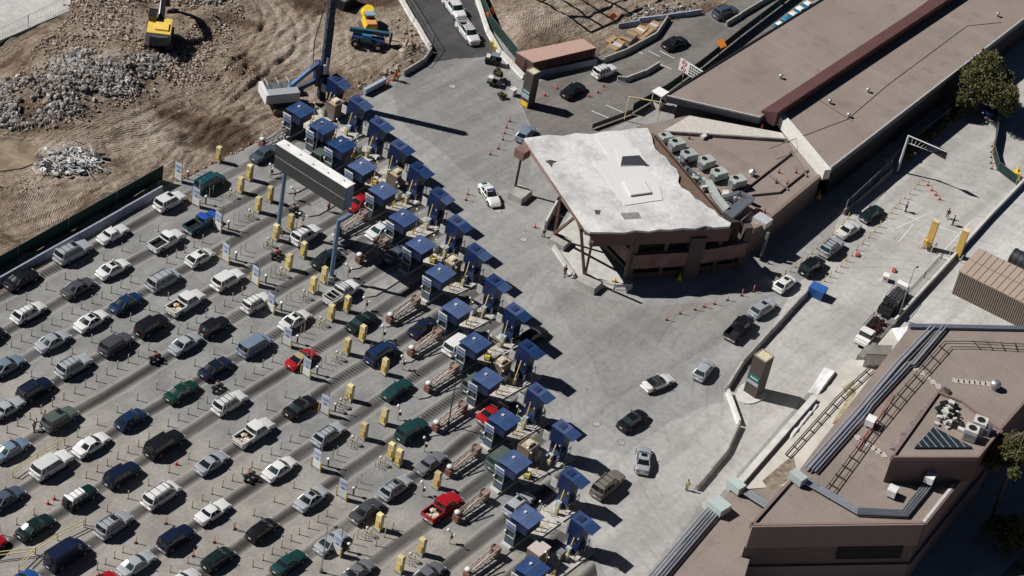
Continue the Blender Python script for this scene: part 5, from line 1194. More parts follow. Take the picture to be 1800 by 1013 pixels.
def cloth(name, pix, z, lab, thick=.15, bumpy=.25):
    p = pxy(pix, z); xs = [a[0] for a in p]; ys = [a[1] for a in p]; b = MB(); n = 14
    # bilinear patch over four corners
    for i in range(n + 1):
        for j in range(n + 1):
            u, v = i / n, j / n; q = Vector(p[0]).lerp(Vector(p[1]), u).lerp(Vector(p[3]).lerp(Vector(p[2]), u), v)
            h = z + thick + bumpy * mnoise.noise(Vector((q.x * .9, q.y * .9, 1))) if 0 < i < n and 0 < j < n else z + .01
            b.v.append((q.x, q.y, max(h, z + .01)))
    b.f = [(i * (n + 1) + j, (i + 1) * (n + 1) + j, (i + 1) * (n + 1) + j + 1, i * (n + 1) + j + 1) for i in range(n) for j in range(n)]; b.m = [0] * len(b.f)
    return tag(b.build(name, fabr, None, smooth=60), lab, 'tarpaulin')
cloth('white_tarpaulin', [(1421, 690), (1448, 648), (1470, 655), (1440, 694)], WZ, 'bright white tarpaulin at the upper left tip of the terrace', .5)
cloth('white_tarpaulin', [(1568, 578), (1590, 576), (1608, 612), (1590, 622)], WZ, 'long white sheet lying across the upper corner of the terrace', .4)
cloth('white_tarpaulin', [(1370, 760), (1425, 700), (1440, 712), (1392, 772)], WZ, 'crumpled white sheeting along the left edge of the terrace', .2)
cloth('white_tarpaulin', [(1590, 576), (1616, 574), (1614, 590), (1596, 592)], WZ, 'small white sheet with rubbish beside the long white sheet', .3)

# corrugated shed ------------------------------------------------------------
t = thing('corrugated_shed', 'brown corrugated shed with panelled beige roof at the right edge', 'shed', (0, 0, 0))
sp = pxy([(1687, 476), (1722, 437), (1900, 523), (1860, 562)], 4.0)
MB().prism(sp, 0.013, 3.85).build('wall', mat('shed_wall', (.18, .145, .12), .6, var=.1), t)
MB().prism(grow(sp, .15), 3.85, 4.0).build('roof', mat('shed_roof_beige', (.46, .37, .30), .6, var=.06), t)
b = MB(); a, c = Vector(sp[0]), Vector(sp[3]); n_ = int((c - a).length / .3)
d = (c - a).normalized(); o_ = Vector((d.y, -d.x)) * .1
if (Vector(sp[1]) - a).dot(o_) > 0: o_ = -o_
for k in range(n_):
    q = a.lerp(c, (k + .5) / n_) + o_ * .3; b.box((q.x, q.y, 1.93), (.13, .13, 3.8), math.atan2(d.y, d.x))
b.build('corrugation', mat('shed_rib', (.30, .245, .20), .6), t)
b = MB()
for k in range(1, 16):
    f = k / 16; p, q = Vector(sp[0]).lerp(Vector(sp[3]), f), Vector(sp[1]).lerp(Vector(sp[2]), f); b.beam((p.x, p.y, 4.03), (q.x, q.y, 4.03), .07, .05)
p, q = Vector(sp[0]).lerp(Vector(sp[1]), .5), Vector(sp[3]).lerp(Vector(sp[2]), .5); b.beam((p.x, p.y, 4.04), (q.x, q.y, 4.04), .07, .05); b.build('roof_seam', mat('seam_brown', (.22, .17, .14), .7), t)
t = thing('dark_tank', 'dark ribbed tank container behind the corrugated shed', 'tank', (0, 0, 0))
p, q = at(1778, 452, 1.2), at(1850, 490, 1.2); b = MB().cyl((p.x, p.y, 1.4), (q.x, q.y, 1.4), 1.3, n=16); b.build('tank', mat('tank_dark', (.05, .055, .06), .5, .3), t, smooth=50)
b = MB()
for k in range(8):
    r_ = p.lerp(q, (k + .3) / 8); s_ = p.lerp(q, (k + .4) / 8); b.cyl((r_.x, r_.y, 1.4), (s_.x, s_.y, 1.4), 1.36, n=16)
b.build('rib', dark, t)

t = None
b = MB()
for L_ in ([(1352, 262), (1490, 210), (1560, 150), (1700, 46), (1760, 40)], [(1430, 170), (1500, 215)]):
    pp_ = [at(x, y, CZ) for x, y in L_]; b.tube([(p.x, p.y, CZ + .03) for p in pp_], .05)
tag(b.build('roof_cable', dkp), 'thin dark cable run lying along the right canopy roof', 'cable')
# unfinished steel frame standing past the top of the photograph; its beams cast the grid of shadows on the earthworks
t = thing('steel_frame', 'unfinished dark steel frame just beyond the top edge, casting a grid shadow on the dirt', 'steel frame', (0, 0, 0))
FZ = 11.; sh = Vector((math.cos(SH_AZ), math.sin(SH_AZ), 0)) * FZ / math.tan(SUN_EL)
b = MB(); col_ = []
for (x0, y0), (x1, y1) in (((880, -34), (1041, 59)), ((925, -32), (1063, 49)), ((965, -30), (1086, 40)), ((1005, -32), (1109, 26)), ((1012, 42), (1170, -30)), ((955, 12), (1075, -34)), ((1040, 58), (1230, -26))):
    a, c = at(x0, y0) - sh, at(x1, y1) - sh; b.beam((a.x, a.y, FZ), (c.x, c.y, FZ), .3, .35)
b.build('beam', dark, t)
# ------------------------------------------------------------------ barriers, fences, towers, machines
def jersey(pix, lab, m=None, h=.85, wd=.6, group='concrete barriers around the plaza', world=None, cat='barrier'):
    P_ = world or [at(x, y, 0) for x, y in pix]; t = thing('concrete_barrier', lab, cat, (P_[0].x, P_[0].y, 0), 0, group); m = m or conc; o = P_[0].copy(); b = MB()
    for a, c in zip(P_, P_[1:]):
        L_ = (c - a).length; n = max(1, int(L_ / 4 + .5)); d = (c - a) / L_; nn = Vector((-d.y, d.x, 0))
        for k in range(n):
            p = a + d * (L_ * k / n + .04) - o; q = a + d * (L_ * (k + 1) / n - .04) - o; j = rnd.uniform(-.05, .05)
            vs = []
            for e in (p, q):
                for s, z in ((-wd / 2, .0), (-wd / 2, .1), (-wd * .28, .3), (-.12, h), (.12, h), (wd * .28, .3), (wd / 2, .1), (wd / 2, 0)): vs.append((e.x + nn.x * (s + j), e.y + nn.y * (s + j), z + .01))
            b.add(vs, [(i, i + 1, 8 + i + 1, 8 + i) for i in range(7)] + [tuple(range(7, -1, -1)), tuple(range(8, 16))])
    b.build('barrier_segments', m, t); return t
jersey([(1430, 503), (1303, 642), (1276, 686)], 'long straight concrete barrier beside the queue and the right pillar')
jersey([(1278, 692), (1298, 748)], 'short barrier leaning back between two bends below the right pillar', concw)
jersey([(1298, 750), (1275, 800), (1222, 862)], 'curved concrete barrier ending at a red cone low in the plaza')
jersey([(697, -12), (728, 42), (757, 90)], 'white concrete barrier along the left side of the asphalt road', concw, .95)
jersey([(757, 92), (744, 112), (708, 134)], 'dark-faced barrier turning towards the road workers', conc, .95)
jersey([(833, -15), (858, 60), (880, 98), (920, 140)], 'white concrete barrier along the right side of the asphalt road', concw, .95)
jersey([(944, 134), (1048, 112)], 'pale barrier in front of the pink-roofed container', bluescr, .95)
jersey([(1060, 110), (1100, 95), (1152, 66), (1172, 36)], 'dark-faced barrier beside the timber stacks', conc, .95)
jersey([(1084, 142), (1100, 144), (1132, 132), (1158, 116)], 'short bent barrier in the middle of the worn road', conc)
jersey([(1085, 50), (1122, 44)], 'short pale barrier with yellow end by the earthworks', bluescr)
jersey([(1122, 40), (1170, 34), (1232, 24)], 'barrier behind the rubble at the top', bluescr)
jersey([(1275, 46), (1352, 0), (1400, -30)], 'barrier dividing the worn road at the top edge', conc)
jersey([(985, 350), (957, 404)], 'tall white-edged wall before the slab roof columns', concw, 1.5, .5)
jersey([(972, 438), (1008, 490)], 'low white wall between the two column feet', concw, .8, .6)
jersey([(1050, 498), (1080, 506), (1110, 506)], 'white sandbagged wall at the tip of the forecourt', concw, .7, 1.0)
jersey([(1482, 378), (1520, 345), (1566, 305)], 'barrier with mesh fence at the shade edge behind the right queue', concd, .9)
jersey([(1341, 472), (1372, 500)], 'short dark barrier at the shade corner', concd, .5)
for nm, pix, lab in (('parapet_wall', [(1508, 640), (1568, 574)], 'thick dark parapet wall below the service trucks'), ('parapet_wall', [(1568, 572), (1660, 472), (1735, 388), (1815, 305)], 'long thin parapet wall dividing the yard from the right pavement')):
    P_ = [at(x, y, 0) for x, y in pix]; b = MB()
    for a, c in zip(P_, P_[1:]): b.beam((a.x, a.y, .65 if pix[0][0] == 1508 else .45), (c.x, c.y, .65 if pix[0][0] == 1508 else .45), .9 if pix[0][0] == 1508 else .35, 1.3 if pix[0][0] == 1508 else .9)
    tag(b.build(nm, concd if pix[0][0] == 1508 else concw), lab, 'wall')
P_ = [at(x, y, 0) for x, y in [(1120, 222), (1010, 262), (960, 292)]]
def screen(pix, lab, h, m, base=None, posts=True, pm=steel, name='screen_fence', z=0., group=None, sp=6.):
    P_ = [at(x, y, z) for x, y in pix]; o = P_[0]; t = thing(name, lab, 'fence', (o.x, o.y, z), 0, group)
    b = MB(); q = MB(); L_all = []
    for a, c in zip(P_, P_[1:]):
        a = a - o; c = c - o; b.beam((a.x, a.y, h / 2 + .1), (c.x, c.y, h / 2 + .1), .05, h - .2); n = max(1, int((c - a).length / sp))
        for k in range(n + 1): L_all.append(a.lerp(c, k / n))
    if m: b.build('screen', m, t)
    for p in L_all: MB().cyl((p.x, p.y, 0), (p.x, p.y, h + .1), .06, n=6).build('post', pm, t)
    for a, c in zip(P_, P_[1:]):
        a = a - o; c = c - o; q.beam((a.x, a.y, h), (c.x, c.y, h), .05)
        if not m: 
            q.beam((a.x, a.y, h * .5), (c.x, c.y, h * .5), .03); q.beam((a.x, a.y, .15), (c.x, c.y, .15), .03)
            n = int((c - a).length / .5)
            for k in range(n):
                f = a.lerp(c, k / n); g_ = a.lerp(c, (k + 1) / n); q.beam((f.x, f.y, .15), (g_.x, g_.y, h), .018); q.beam((f.x, f.y, h), (g_.x, g_.y, .15), .018)
    q.build('top_rail', pm, t); return t
screen([(-60, 512), (285, 318)], 'long dark green screen fence on the blue-grey barrier above the lanes', 2.6, greenscr, name='green_screen_fence', sp=7.5)
jersey([(-60, 532), (285, 338)], 'long blue-grey barrier under the green screen fence', bluescr, 1.05, .8)
screen([(833, -20), (862, 50), (925, 128)], 'dark green screen fence beside the white barrier of the asphalt road', 2.0, greenscr, name='green_screen_fence')
screen([(1110, 200), (1170, 165), (1235, 118), (1300, 66), (1400, -10)], 'dark green fence between the worn road and the long canopy', 1.8, greenscr, name='green_screen_fence')
screen([(1040, 228), (1110, 202)], 'low brown screen from the slab roof to the yellow frame', 1.0, mat('brown_screen', (.12, .09, .075), .9), name='brown_screen_fence')
screen([(1752, 190), (1750, 240), (1744, 270), (1752, 300), (1785, 325)], 'curved dark green fence in the yard beside the red posts', 1.6, greenscr, name='green_screen_fence', sp=2.5)
screen([(1554, 300), (1620, 245), (1700, 182)], 'grey rail fence before the shaded shrubs', 2.0, None, name='mesh_fence')
screen([(1484, 374), (1562, 302)], 'wire mesh fence on the barrier behind the right queue', 2.2, None, name='mesh_fence')
screen([(-30, 95), (125, 18), (125, -30)], 'tall rail fence along the white slope at the top left corner', 2.8, None, pm=mat('pinkish_steel', (.5, .45, .44), .5, .3), name='mesh_fence')
screen([(905, 110), (918, 128), (1050, 104)], 'wire fence along the pink-roofed container', 2.2, None, name='mesh_fence')
screen([(700, -15), (760, 84), (735, 115)], 'thin wire fence above the white road barrier', 2.0, None, name='mesh_fence')
screen([(1560, 560), (1655, 455)], 'dark handrail along the yard parapet', 1.2, None, pm=dark, name='hand_rail')
b = MB(); ps = pxy([(-60, 100), (122, 22), (130, -40), (-80, -40)], .6); b.prism(ps, -.6, .9)
struct(b.build('upper_pavement', YARD2))
# pillars with lane signs
def tower(q, lab, cols, h, wx=1.55):
    p = at(*q); t = thing('sign_pillar', lab, 'sign pillar', (p.x, p.y, 0), R(-3), 'dark pillars with lane signs')
    MB().box((0, 0, h / 2), (wx, wx, h - .1)).build('pillar', navy, t)
    b = MB()
    for x, y, a, c in ((0, wx / 2 - .07, wx, .14), (0, -wx / 2 + .07, wx, .14), (wx / 2 - .07, 0, .14, wx - .28), (-wx / 2 + .07, 0, .14, wx - .28)): b.box((x, y, h), (a, c, .16))
    b.build('rim', mat('pillar_rim', (.28, .24, .2), .8), t)
    MB().box((0, 0, h - .02), (wx - .35, wx - .35, .08)).build('top_light', mat('cabin_roof_cream', (.62, .55, .38), .8), t)
    for z0, z1, m_, nm in cols: MB().box((-wx / 2 - .02, 0, (z0 + z1) / 2), (.05, wx - .2, z1 - z0)).build(nm, m_, t)
    b = MB(); r = random.Random(2)
    for k in range(4): b.box((-wx / 2 - .05, -.5 + k * .3, cols[0][0] + .35), (.02, .16, .3))
    b.build('sign_marks', wht, t); return t
sg = mat('sign_green', (.02, .16, .12), .5); sb_ = mat('sign_blue_white', (.40, .48, .58), .5, var=.2)
tower((926, 184), 'dark pillar with green and yellow signs at the top of the plaza', [(2.3, 2.9, sg, 'green_sign'), (1.5, 2.2, sb_, 'pale_sign'), (.15, .9, yelb, 'yellow_base')], 5.9)
tower((1324, 690), 'dark pillar with green sign on a rounded kerb beside the long barrier', [(2.6, 3.5, sg, 'green_sign'), (1.9, 2.4, sb_, 'pale_sign')], 6.2, 1.9)
b = MB(); cpt = at(1322, 690); pts = [(cpt.x + 1.9 * math.cos(a) * (1.5 if math.cos(a) < 0 else 1), cpt.y + 1.7 * math.sin(a)) for a in [i * math.pi / 10 for i in range(20)]]; b.prism(pts, 0, .16)
struct(b.build('kerb', concw))
for i, q in enumerate([(1048, 745), (1092, 778), (875, 371), (920, 421), (795, 152)]):
    p = at(*q); b = MB().cyl((0, 0, .02), (0, 0, .03), .55, n=20, mi=1); b.cyl((0, 0, .024), (0, 0, .036), .45, n=20)
    tag(b.build('manhole_cover', [conc, concd], loc=(p.x, p.y, 0)), 'round manhole cover ' + ['left of the black sedan in the plaza', 'below the black sedan in the plaza', 'just below the police car', 'beside the lower left of the slab roof', 'high in the plaza near the road mouth'][i], 'manhole cover', 'manhole covers in the plaza')
# container and timber stacks
t = thing('shipping_container', 'long rusty container with faded pink roof behind a pale barrier', 'container', (0, 0, 0))
cp = pxy([(908, 92), (1024, 68), (1048, 84), (938, 110)], 2.6)
MB().prism(cp, .2, 2.5).build('wall', mat('container_brown', (.14, .07, .06), .8, var=.2), t); MB().prism(grow(cp, .05), 2.5, 2.6).build('roof', mat('container_pink', (.52, .34, .29), .8, var=.12), t)
b = MB(); a, c = Vector(cp[3]), Vector(cp[2])
for k in range(24): q = a.lerp(c, (k + .5) / 24); b.box((q.x - .03, q.y - .05, 1.35), (.1, .12, 2.2))
b.build('corrugation', rust, t)
for i, (q, m_, s_) in enumerate([((1082, 84), whtd, (3.4, 1.8)), ((1104, 70), steel, (3.0, 1.9)), ((1125, 58), concw, (2.6, 1.8)), ((1075, 76), wood, (2.5, 1.2)), ((1148, 50), whtd, (2.6, 1.6)), ((1135, 66), wood, (4.2, .6))]):
    p = at(q[0], q[1]); b = MB()
    for k in range(4):
        for j in range(3): b.box(((j - 1) * s_[0] / 3.2, 0, .12 + k * .16), (s_[0] / 3.5, s_[1] * rnd.uniform(.8, 1), .12), rnd.uniform(-.1, .1), (k + j) % 2)
    tag(b.build('material_stack', [m_, wood], loc=(p.x, p.y, .02), rz=R(8)), ['white blocks stacked nearest the pink-roofed container', 'grey sheet stack in the middle of the material row', 'pale slab stack above the middle of the material row', 'brown timber offcuts behind the white blocks', 'white frames at the far end of the material row', 'long timber planks beside the dark-faced barrier'][i], 'material stack', 'building materials behind the barrier')
# yellow clearance frame, booth, billboard
t = thing('clearance_frame', 'tall yellow pipe frame beside the upper corner of the slab roof', 'frame', (0, 0, 0)); A_, B_ = at(1097, 212), at(1153, 222)
for P_ in (A_, B_): MB().cyl((P_.x, P_.y, 0), (P_.x, P_.y, 4.2), .09, n=8).build('leg', yelc, t)
MB().beam((A_.x, A_.y, 4.2), (B_.x, B_.y, 4.2), .16).build('crossbar', yelc, t)
t = thing('guard_booth', 'small white-roofed guard booth at the corner of the long canopy', 'guard booth', (0, 0, 0)); p = at(1161, 162, 2.6)
MB().box((p.x, p.y, 2.6), (1.9, 1.9, .18)).build('roof', wht, t); MB().box((p.x, p.y, .5), (1.5, 1.5, 1.0)).build('wall', whtd, t); MB().box((p.x, p.y, 1.75), (1.45, 1.45, 1.5)).build('window', glass, t)
for s in (-1, 1):
    for r_ in (-1, 1): MB().box((p.x + s * .72, p.y + r_ * .72, 1.75), (.1, .1, 1.5)).build('corner_post', wht, t)
t = thing('billboard', 'white billboard with two red prohibition signs and rows of black lettering', 'billboard', (0, 0, 0)); A_, B_ = at(1197, 102, 4.3), at(1248, 133, 4.3); d = (B_ - A_).normalized(); n_ = Vector((-d.y, d.x, 0))
if n_.x > 0: n_ = -n_
MB().beam((A_.x, A_.y, 3.3), (B_.x, B_.y, 3.3), .12, 2.0).build('board', wht, t)
b = MB(); L_ = (B_ - A_).length
for r_ in range(4):
    x = 1.9
    while x < L_ - .3:
        wd = rnd.uniform(.15, .4); p = A_ + d * (x + wd / 2) + n_ * .075; b.beam((p.x - d.x * wd / 2, p.y - d.y * wd / 2, 4.0 - r_ * .45), (p.x + d.x * wd / 2, p.y + d.y * wd / 2, 4.0 - r_ * .45), .02, .26); x += wd + .12
b.build('lettering', dark, t)
for k, z in enumerate((3.85, 2.8)):
    p = A_ + d * .9 + n_ * .07; q = MB(); c3 = Vector((p.x, p.y, z))
    for i in range(16):
        a0_, a1_ = i * math.pi / 8, (i + 1) * math.pi / 8; q.beam(c3 + d * math.cos(a0_) * .42 + Vector((0, 0, math.sin(a0_) * .42)), c3 + d * math.cos(a1_) * .42 + Vector((0, 0, math.sin(a1_) * .42)), .04, .09)
    q.beam(c3 - d * .3 + Vector((0, 0, .3)), c3 + d * .3 - Vector((0, 0, .3)), .04, .09); q.build('prohibition_ring', redd, t)
    MB().beam(c3 - d * .25 + n_ * -.0, c3 + d * .2, .03, .14).build('pictogram', dark, t)
for f in (.2, .85): p = A_.lerp(B_, f); MB().cyl((p.x, p.y, 0), (p.x, p.y, 2.3), .07, n=6).build('leg', whtd, t)
# toilets, lamp with orange light at the canopy edge
for i, q in enumerate([(1371, 42), (1382, 34), (1394, 24), (1406, 15), (1420, 6)]):
    p = at(q[0], q[1], 2.2); t = thing('portable_toilet', '%s portable toilet, %s from the left along the long canopy edge' % ('bright blue' if i < 2 else 'blue and white', ordn(i + 1)), 'portable toilet', (p.x, p.y, 0), R(-3), 'portable toilets along the canopy')
    MB().box((0, 0, 1.1), (1.15, 1.15, 2.2)).build('cabin', mat('toilet_blue', (.02, .22, .42), .5), t); MB().box((0, 0, 2.28), (1.2, 1.2, .16), top=.8).build('roof', wht if i != 1 else mat('toilet_blue', (.02, .22, .42), .5), t); MB().box((-.59, 0, 1.0), (.04, .8, 1.8)).build('door', mat('toilet_door', (.04, .3, .5), .5), t)
p = at(1262, 105); t = thing('warning_beacon_sign', 'orange diamond construction sign on a post by the long canopy', 'road sign', (p.x, p.y, 0)); MB().cyl((0, 0, 0), (0, 0, 2.6), .06).build('post', dark, t); MB().box((-.05, 0, 3.0), (.05, 1.3, 1.3), m=Matrix.Rotation(R(45), 3, 'X')).build('sign_panel', mat('sign_orange', (.85, .25, .03), .5), t)
for i, q in enumerate([(858, 38), (862, 32), (1075, 40), (1360, 4)]):
    p = at(*q); t = thing('orange_warning_sign', ['red-orange sign leaning behind the right road barrier', 'second red-orange sign close behind the first', 'orange barrel at the end of the short pale barrier', 'small red sign by the top edge near the canopy'][i], 'sign', (p.x, p.y, .3), .4 * i); MB().box((0, 0, .9), (.08, 1.0, 1.0), m=Matrix.Rotation(R(45), 3, 'X')).build('panel', orange if i < 3 else redd, t); MB().cyl((.1, 0, -.3), (.1, 0, .9), .05).build('post', dark, t)
for i, q in enumerate([(867, 76), (871, 84), (1440, 345), (1195, 488), (1080, 497), (1786, 310)]):
    p = at(q[0], q[1], .3); t = thing('yellow_hydrant', 'bright yellow ' + ['equipment at the right road barrier, upper piece', 'equipment at the right road barrier, lower piece', 'cart against the dark wall below the white fascia', 'machine by the pier in the shade under the slab', 'bundle on the tip of the forecourt', 'loader bucket beyond the curved green fence'][i], 'equipment', (p.x, p.y, .02), .5, None)
    s_ = 1.5 if i == 5 else .8
    MB().box((0, 0, .4 * s_), (1.1 * s_, .8 * s_, .7 * s_), top=.7).build('body', yelb, t); MB().cyl((-.4 * s_, 0, .5 * s_), (.5 * s_, .1, 1.1 * s_), .1 * s_).build('arm', yelb, t); MB().cyl((.3, -.45 * s_, .2), (.3, .45 * s_, .2), .2).build('axle', dark, t)
# yellow inspection portal
for i, (q, lab) in enumerate([((1630, 436), 'left'), ((1682, 452), 'right')]):
    p = at(*q); t = thing('scanner_tower', 'tall yellow scanner tower, %s one of the pair in the yard' % lab, 'scanner', (p.x, p.y, .01), R(6), 'yellow scanner pair in the yard')
    MB().box((0, 0, 2.4), (.7, .9, 4.6)).build('housing', mat('scanner_yellow', (.76, .50, .12), .55, var=.1), t); MB().box((0, 0, 4.78), (.8, 1.0, .16)).build('cap', mat('scanner_cap', (.75, .62, .35), .6), t); MB().box((0, 0, .12), (1.2, 1.4, .24)).build('foot', conc, t)
    b = MB()
    for s in (-1, 1): b.tube([(-.9, s * .9, 0), (-.9, s * .9, .9), (.9, s * .9, .9), (.9, s * .9, 0)], .05)
    b.build('guard_rail', whtd, t)
    if i == 0: MB().box((-.8, .3, 1.3), (.5, .5, .9)).build('control_box', yel, t)
b = MB()
for L_ in ([(1640, 395), (1690, 412)], [(1625, 440), (1680, 460)], [(1592, 378), (1614, 388)], [(1575, 402), (1640, 372)], [(1660, 440), (1705, 392)], [(1605, 395), (1580, 425)]):
    a, c = at(*L_[0]), at(*L_[1]); b.beam((a.x, a.y, .02), (c.x, c.y, .02), .12, .016)
for L_ in ([(1140, 90), (1160, 100)], [(1160, 90), (1185, 103)], [(1158, 112), (1180, 122)], [(1040, 195), (1075, 210)], [(1065, 185), (1100, 200)], [(1110, 85), (1130, 95)]):
    a, c = at(*L_[0]), at(*L_[1]); b.beam((a.x, a.y, .016), (c.x, c.y, .016), .12, .016)
struct(b.build('road_markings', wht))
# truss mast
t = thing('sign_truss', 'white steel mast with double truss arm over the yard road', 'sign truss', (0, 0, 0)); A_ = at(1577, 301); top = 6.4
MB().cyl((A_.x, A_.y, 0), (A_.x, A_.y, top), .2, .15, n=10).build('mast', wht, t, smooth=50)
b = MB(); q1, q2 = at(1666, 268, top), at(1640, 264, top - .9); b.cyl((A_.x, A_.y, top), (q1.x, q1.y, top), .09, .09); b.cyl((A_.x, A_.y, top - 1.2), (q2.x, q2.y, top - 1.2), .08, .08)
for k in range(9):
    f = k / 9; p = Vector((A_.x, A_.y, top)).lerp(Vector((q1.x, q1.y, top)), f); s_ = Vector((A_.x, A_.y, top - 1.2)).lerp(Vector((q2.x, q2.y, top - 1.2)), min(1, f + .08)); b.beam(p, s_, .05)
b.build('truss_arm', wht, t)
p = Vector((q2.x, q2.y, top - .6)); s_ = Vector((q1.x, q1.y, top - .6)); MB().beam(p, s_, .1, 1.4).build('sign_back', dark, t)
# dumpster, white kiosk board
p = at(1437, 512, .8); t = thing('blue_dumpster', 'bright blue waste container at the upper end of the long barrier', 'waste container', (p.x, p.y, .01), R(8)); MB().box((0, 0, .75), (1.5, 2.0, 1.3), top=1.12).build('bin', mat('bin_blue', (.015, .09, .30), .5), t); MB().box((0, 0, 1.46), (1.7, 2.2, .1)).build('lid', mat('bin_lid', (.03, .12, .38), .5), t)
p = at(1557, 488, .5); t = thing('white_notice_box', 'small white notice box with red text marks in the yard', 'notice box', (p.x, p.y, .01), .4); MB().box((0, 0, .5), (1.0, .8, 1.0)).build('box', wht, t); MB().box((-.51, 0, .6), (.02, .5, .2)).build('marks', redd, t)
for i, q in enumerate([(1508, 452), (1572, 480)]): p = at(*q); b = MB().cyl((0, 0, 0), (.5, .3, .25), .25); b.box((.3, .4, .15), (.8, .3, .3), .4); tag(b.build('red_equipment', mat('faded_red', (.40, .10, .08), .8), loc=(p.x, p.y, .01)), ['faded red equipment on the ground in the yard beside the post queue', 'faded red equipment beside the white notice box'][i], 'equipment')
# flatbed service trucks
def strk(q, rz, lab, loadm, cm=None):
    p = at(q[0], q[1], 1.0); t = thing('service_truck', lab, 'truck', (p.x, p.y, 0), rz, 'white service trucks beside the parapet')
    MB().box((0, 0, .75), (5.8, 1.0, .3)).build('chassis', dark, t)
    MB().box((-2.1, 0, 1.15), (1.9, 2.0, .9), top=.96).build('cab', cm or wht, t); MB().box((-1.75, 0, 1.95), (1.2, 1.8, .7), top=.86).build('cab_window', glass, t); MB().box((-1.7, 0, 2.34), (1.2, 1.7, .08)).build('cab_roof', cm or wht, t); MB().box((-2.85, 0, 1.0), (.6, 1.8, .5)).build('hood', cm or wht, t)
    if cm: MB().box((3.3, .1, 1.5), (1.3, 1.9, 1.1), top=.9).build('rear_box', wht, t)
    MB().box((-1.05, 0, 1.7), (.12, 1.9, 1.0)).build('headboard', wht, t)
    MB().box((1.0, 0, 1.15), (3.9, 2.1, .16)).build('flatbed', dark, t)
    b = MB()
    for k in range(8): b.beam((-.8 + k * .5, -1.0, 2.2), (-.8 + k * .5, 1.0, 2.2), .05)
    for k in range(5): b.beam((-.8, -1 + k * .5, 2.22), (2.8, -1 + k * .5, 2.22), .05)
    for x in (-.8, 2.8):
        for y in (-1, 1): b.beam((x, y, 1.2), (x, y, 2.2), .07)
    b.build('rack', steel if loadm is None else dark, t)
    b = MB(); r = random.Random(4)
    for k in range(12): b.box((r.uniform(-.6, 2.6), r.uniform(-.8, .8), 1.4 + r.random() * .3), (r.uniform(.3, 1), r.uniform(.2, .6), .4), r.random() * 3)
    b.build('cargo', loadm or dark, t)
    for x in (-2.1, 1.9):
        for y in (-.95, .95): MB().cyl((x, y - .14, .42), (x, y + .14, .42), .42, n=12).build('wheel', blk, t)
strk((1569, 531), R(heading(1569, 531, 35, -43)), 'white-edged service truck with barred grid rack nearest the light pole', None, dark); strk((1530, 584), R(heading(1530, 584, 28, -32)), 'white-cab service truck with dark red cargo, the lower of two', mat('dark_red_load', (.06, .012, .018), .6))

# ------------------------------------------------------------------ machines in the earthworks
def tracks(t, L_, W_, wd=.6, h=.9, m=None):
    for s in (-1, 1):
        b = MB(); n = 16; pts = []
        for k in range(n):
            a = 2 * math.pi * k / n; pts.append(((L_ / 2 - h / 2) * (1 if math.cos(a) > 0 else -1) + h / 2 * math.cos(a), h / 2 + h / 2 * math.sin(a)))
        vs = [(x, s * W_ / 2 - wd / 2, z) for x, z in pts] + [(x, s * W_ / 2 + wd / 2, z) for x, z in pts]
        b.add(vs, [(i, (i + 1) % n, n + (i + 1) % n, n + i) for i in range(n)] + [tuple(range(n)), tuple(range(2 * n - 1, n - 1, -1))]); b.build('track', m or mat('muddy_track', (.11, .085, .065), .9, var=.4), t)
p = at(278, 88); ze = tz(p.x, p.y)
t = thing('excavator', 'yellow excavator with dark counterweight standing on the rubble', 'excavator', (p.x, p.y, ze - .2), R(heading(278, 88, 12, -75)))
t.scale = (1.2,) * 3
tracks(t, 4.6, 2.6, .7, 1.1)
MB().cyl((0, 0, 1.1), (0, 0, 1.45), 1.1, n=16).build('turntable', dark, t)
b = MB(); b.box((-.6, 0, 2.05), (3.6, 2.9, 1.2), top=.97); b.build('body', mat('digger_yellow', (.80, .56, .12), .5, var=.1), t)
MB().prism([(-2.4, -1.4), (-2.9, -1.0), (-3.05, 0), (-2.9, 1.0), (-2.4, 1.4)], 1.35, 2.5).build('counterweight', mat('counterweight_grey', (.07, .07, .085), .6), t)
MB().box((.9, .95, 2.6), (1.7, 1.0, 1.7), top=.9).build('cab', glass, t); MB().box((.85, .95, 3.48), (1.6, 1.0, .1)).build('cab_roof', dark, t)
MB().box((-.9, -.3, 2.75), (1.6, 1.6, .2)).build('engine_cover', mat('digger_yellow', (.80, .56, .12), .5), t)
b = MB(); b.beam((1.0, -.1, 2.2), (4.0, -.1, 5.2), .6, .8); b.beam((4.0, -.1, 5.2), (6.6, -.1, 4.4), .5, .65); b.build('boom', dark, t)
b = MB(); b.beam((6.6, -.1, 4.6), (7.6, -.1, 1.8), .4, .5); b.build('stick', dark, t); b = MB(); b.box((7.4, -.1, 1.1), (1.0, 1.2, .9), top=.6); b.build('bucket', dark, t)
b = MB(); b.cyl((1.2, .25, 2.3), (3.4, .15, 4.2), .13); b.cyl((4.2, -.1, 5.6), (6.4, -.1, 5.1), .12); b.build('hydraulic_ram', steel, t)
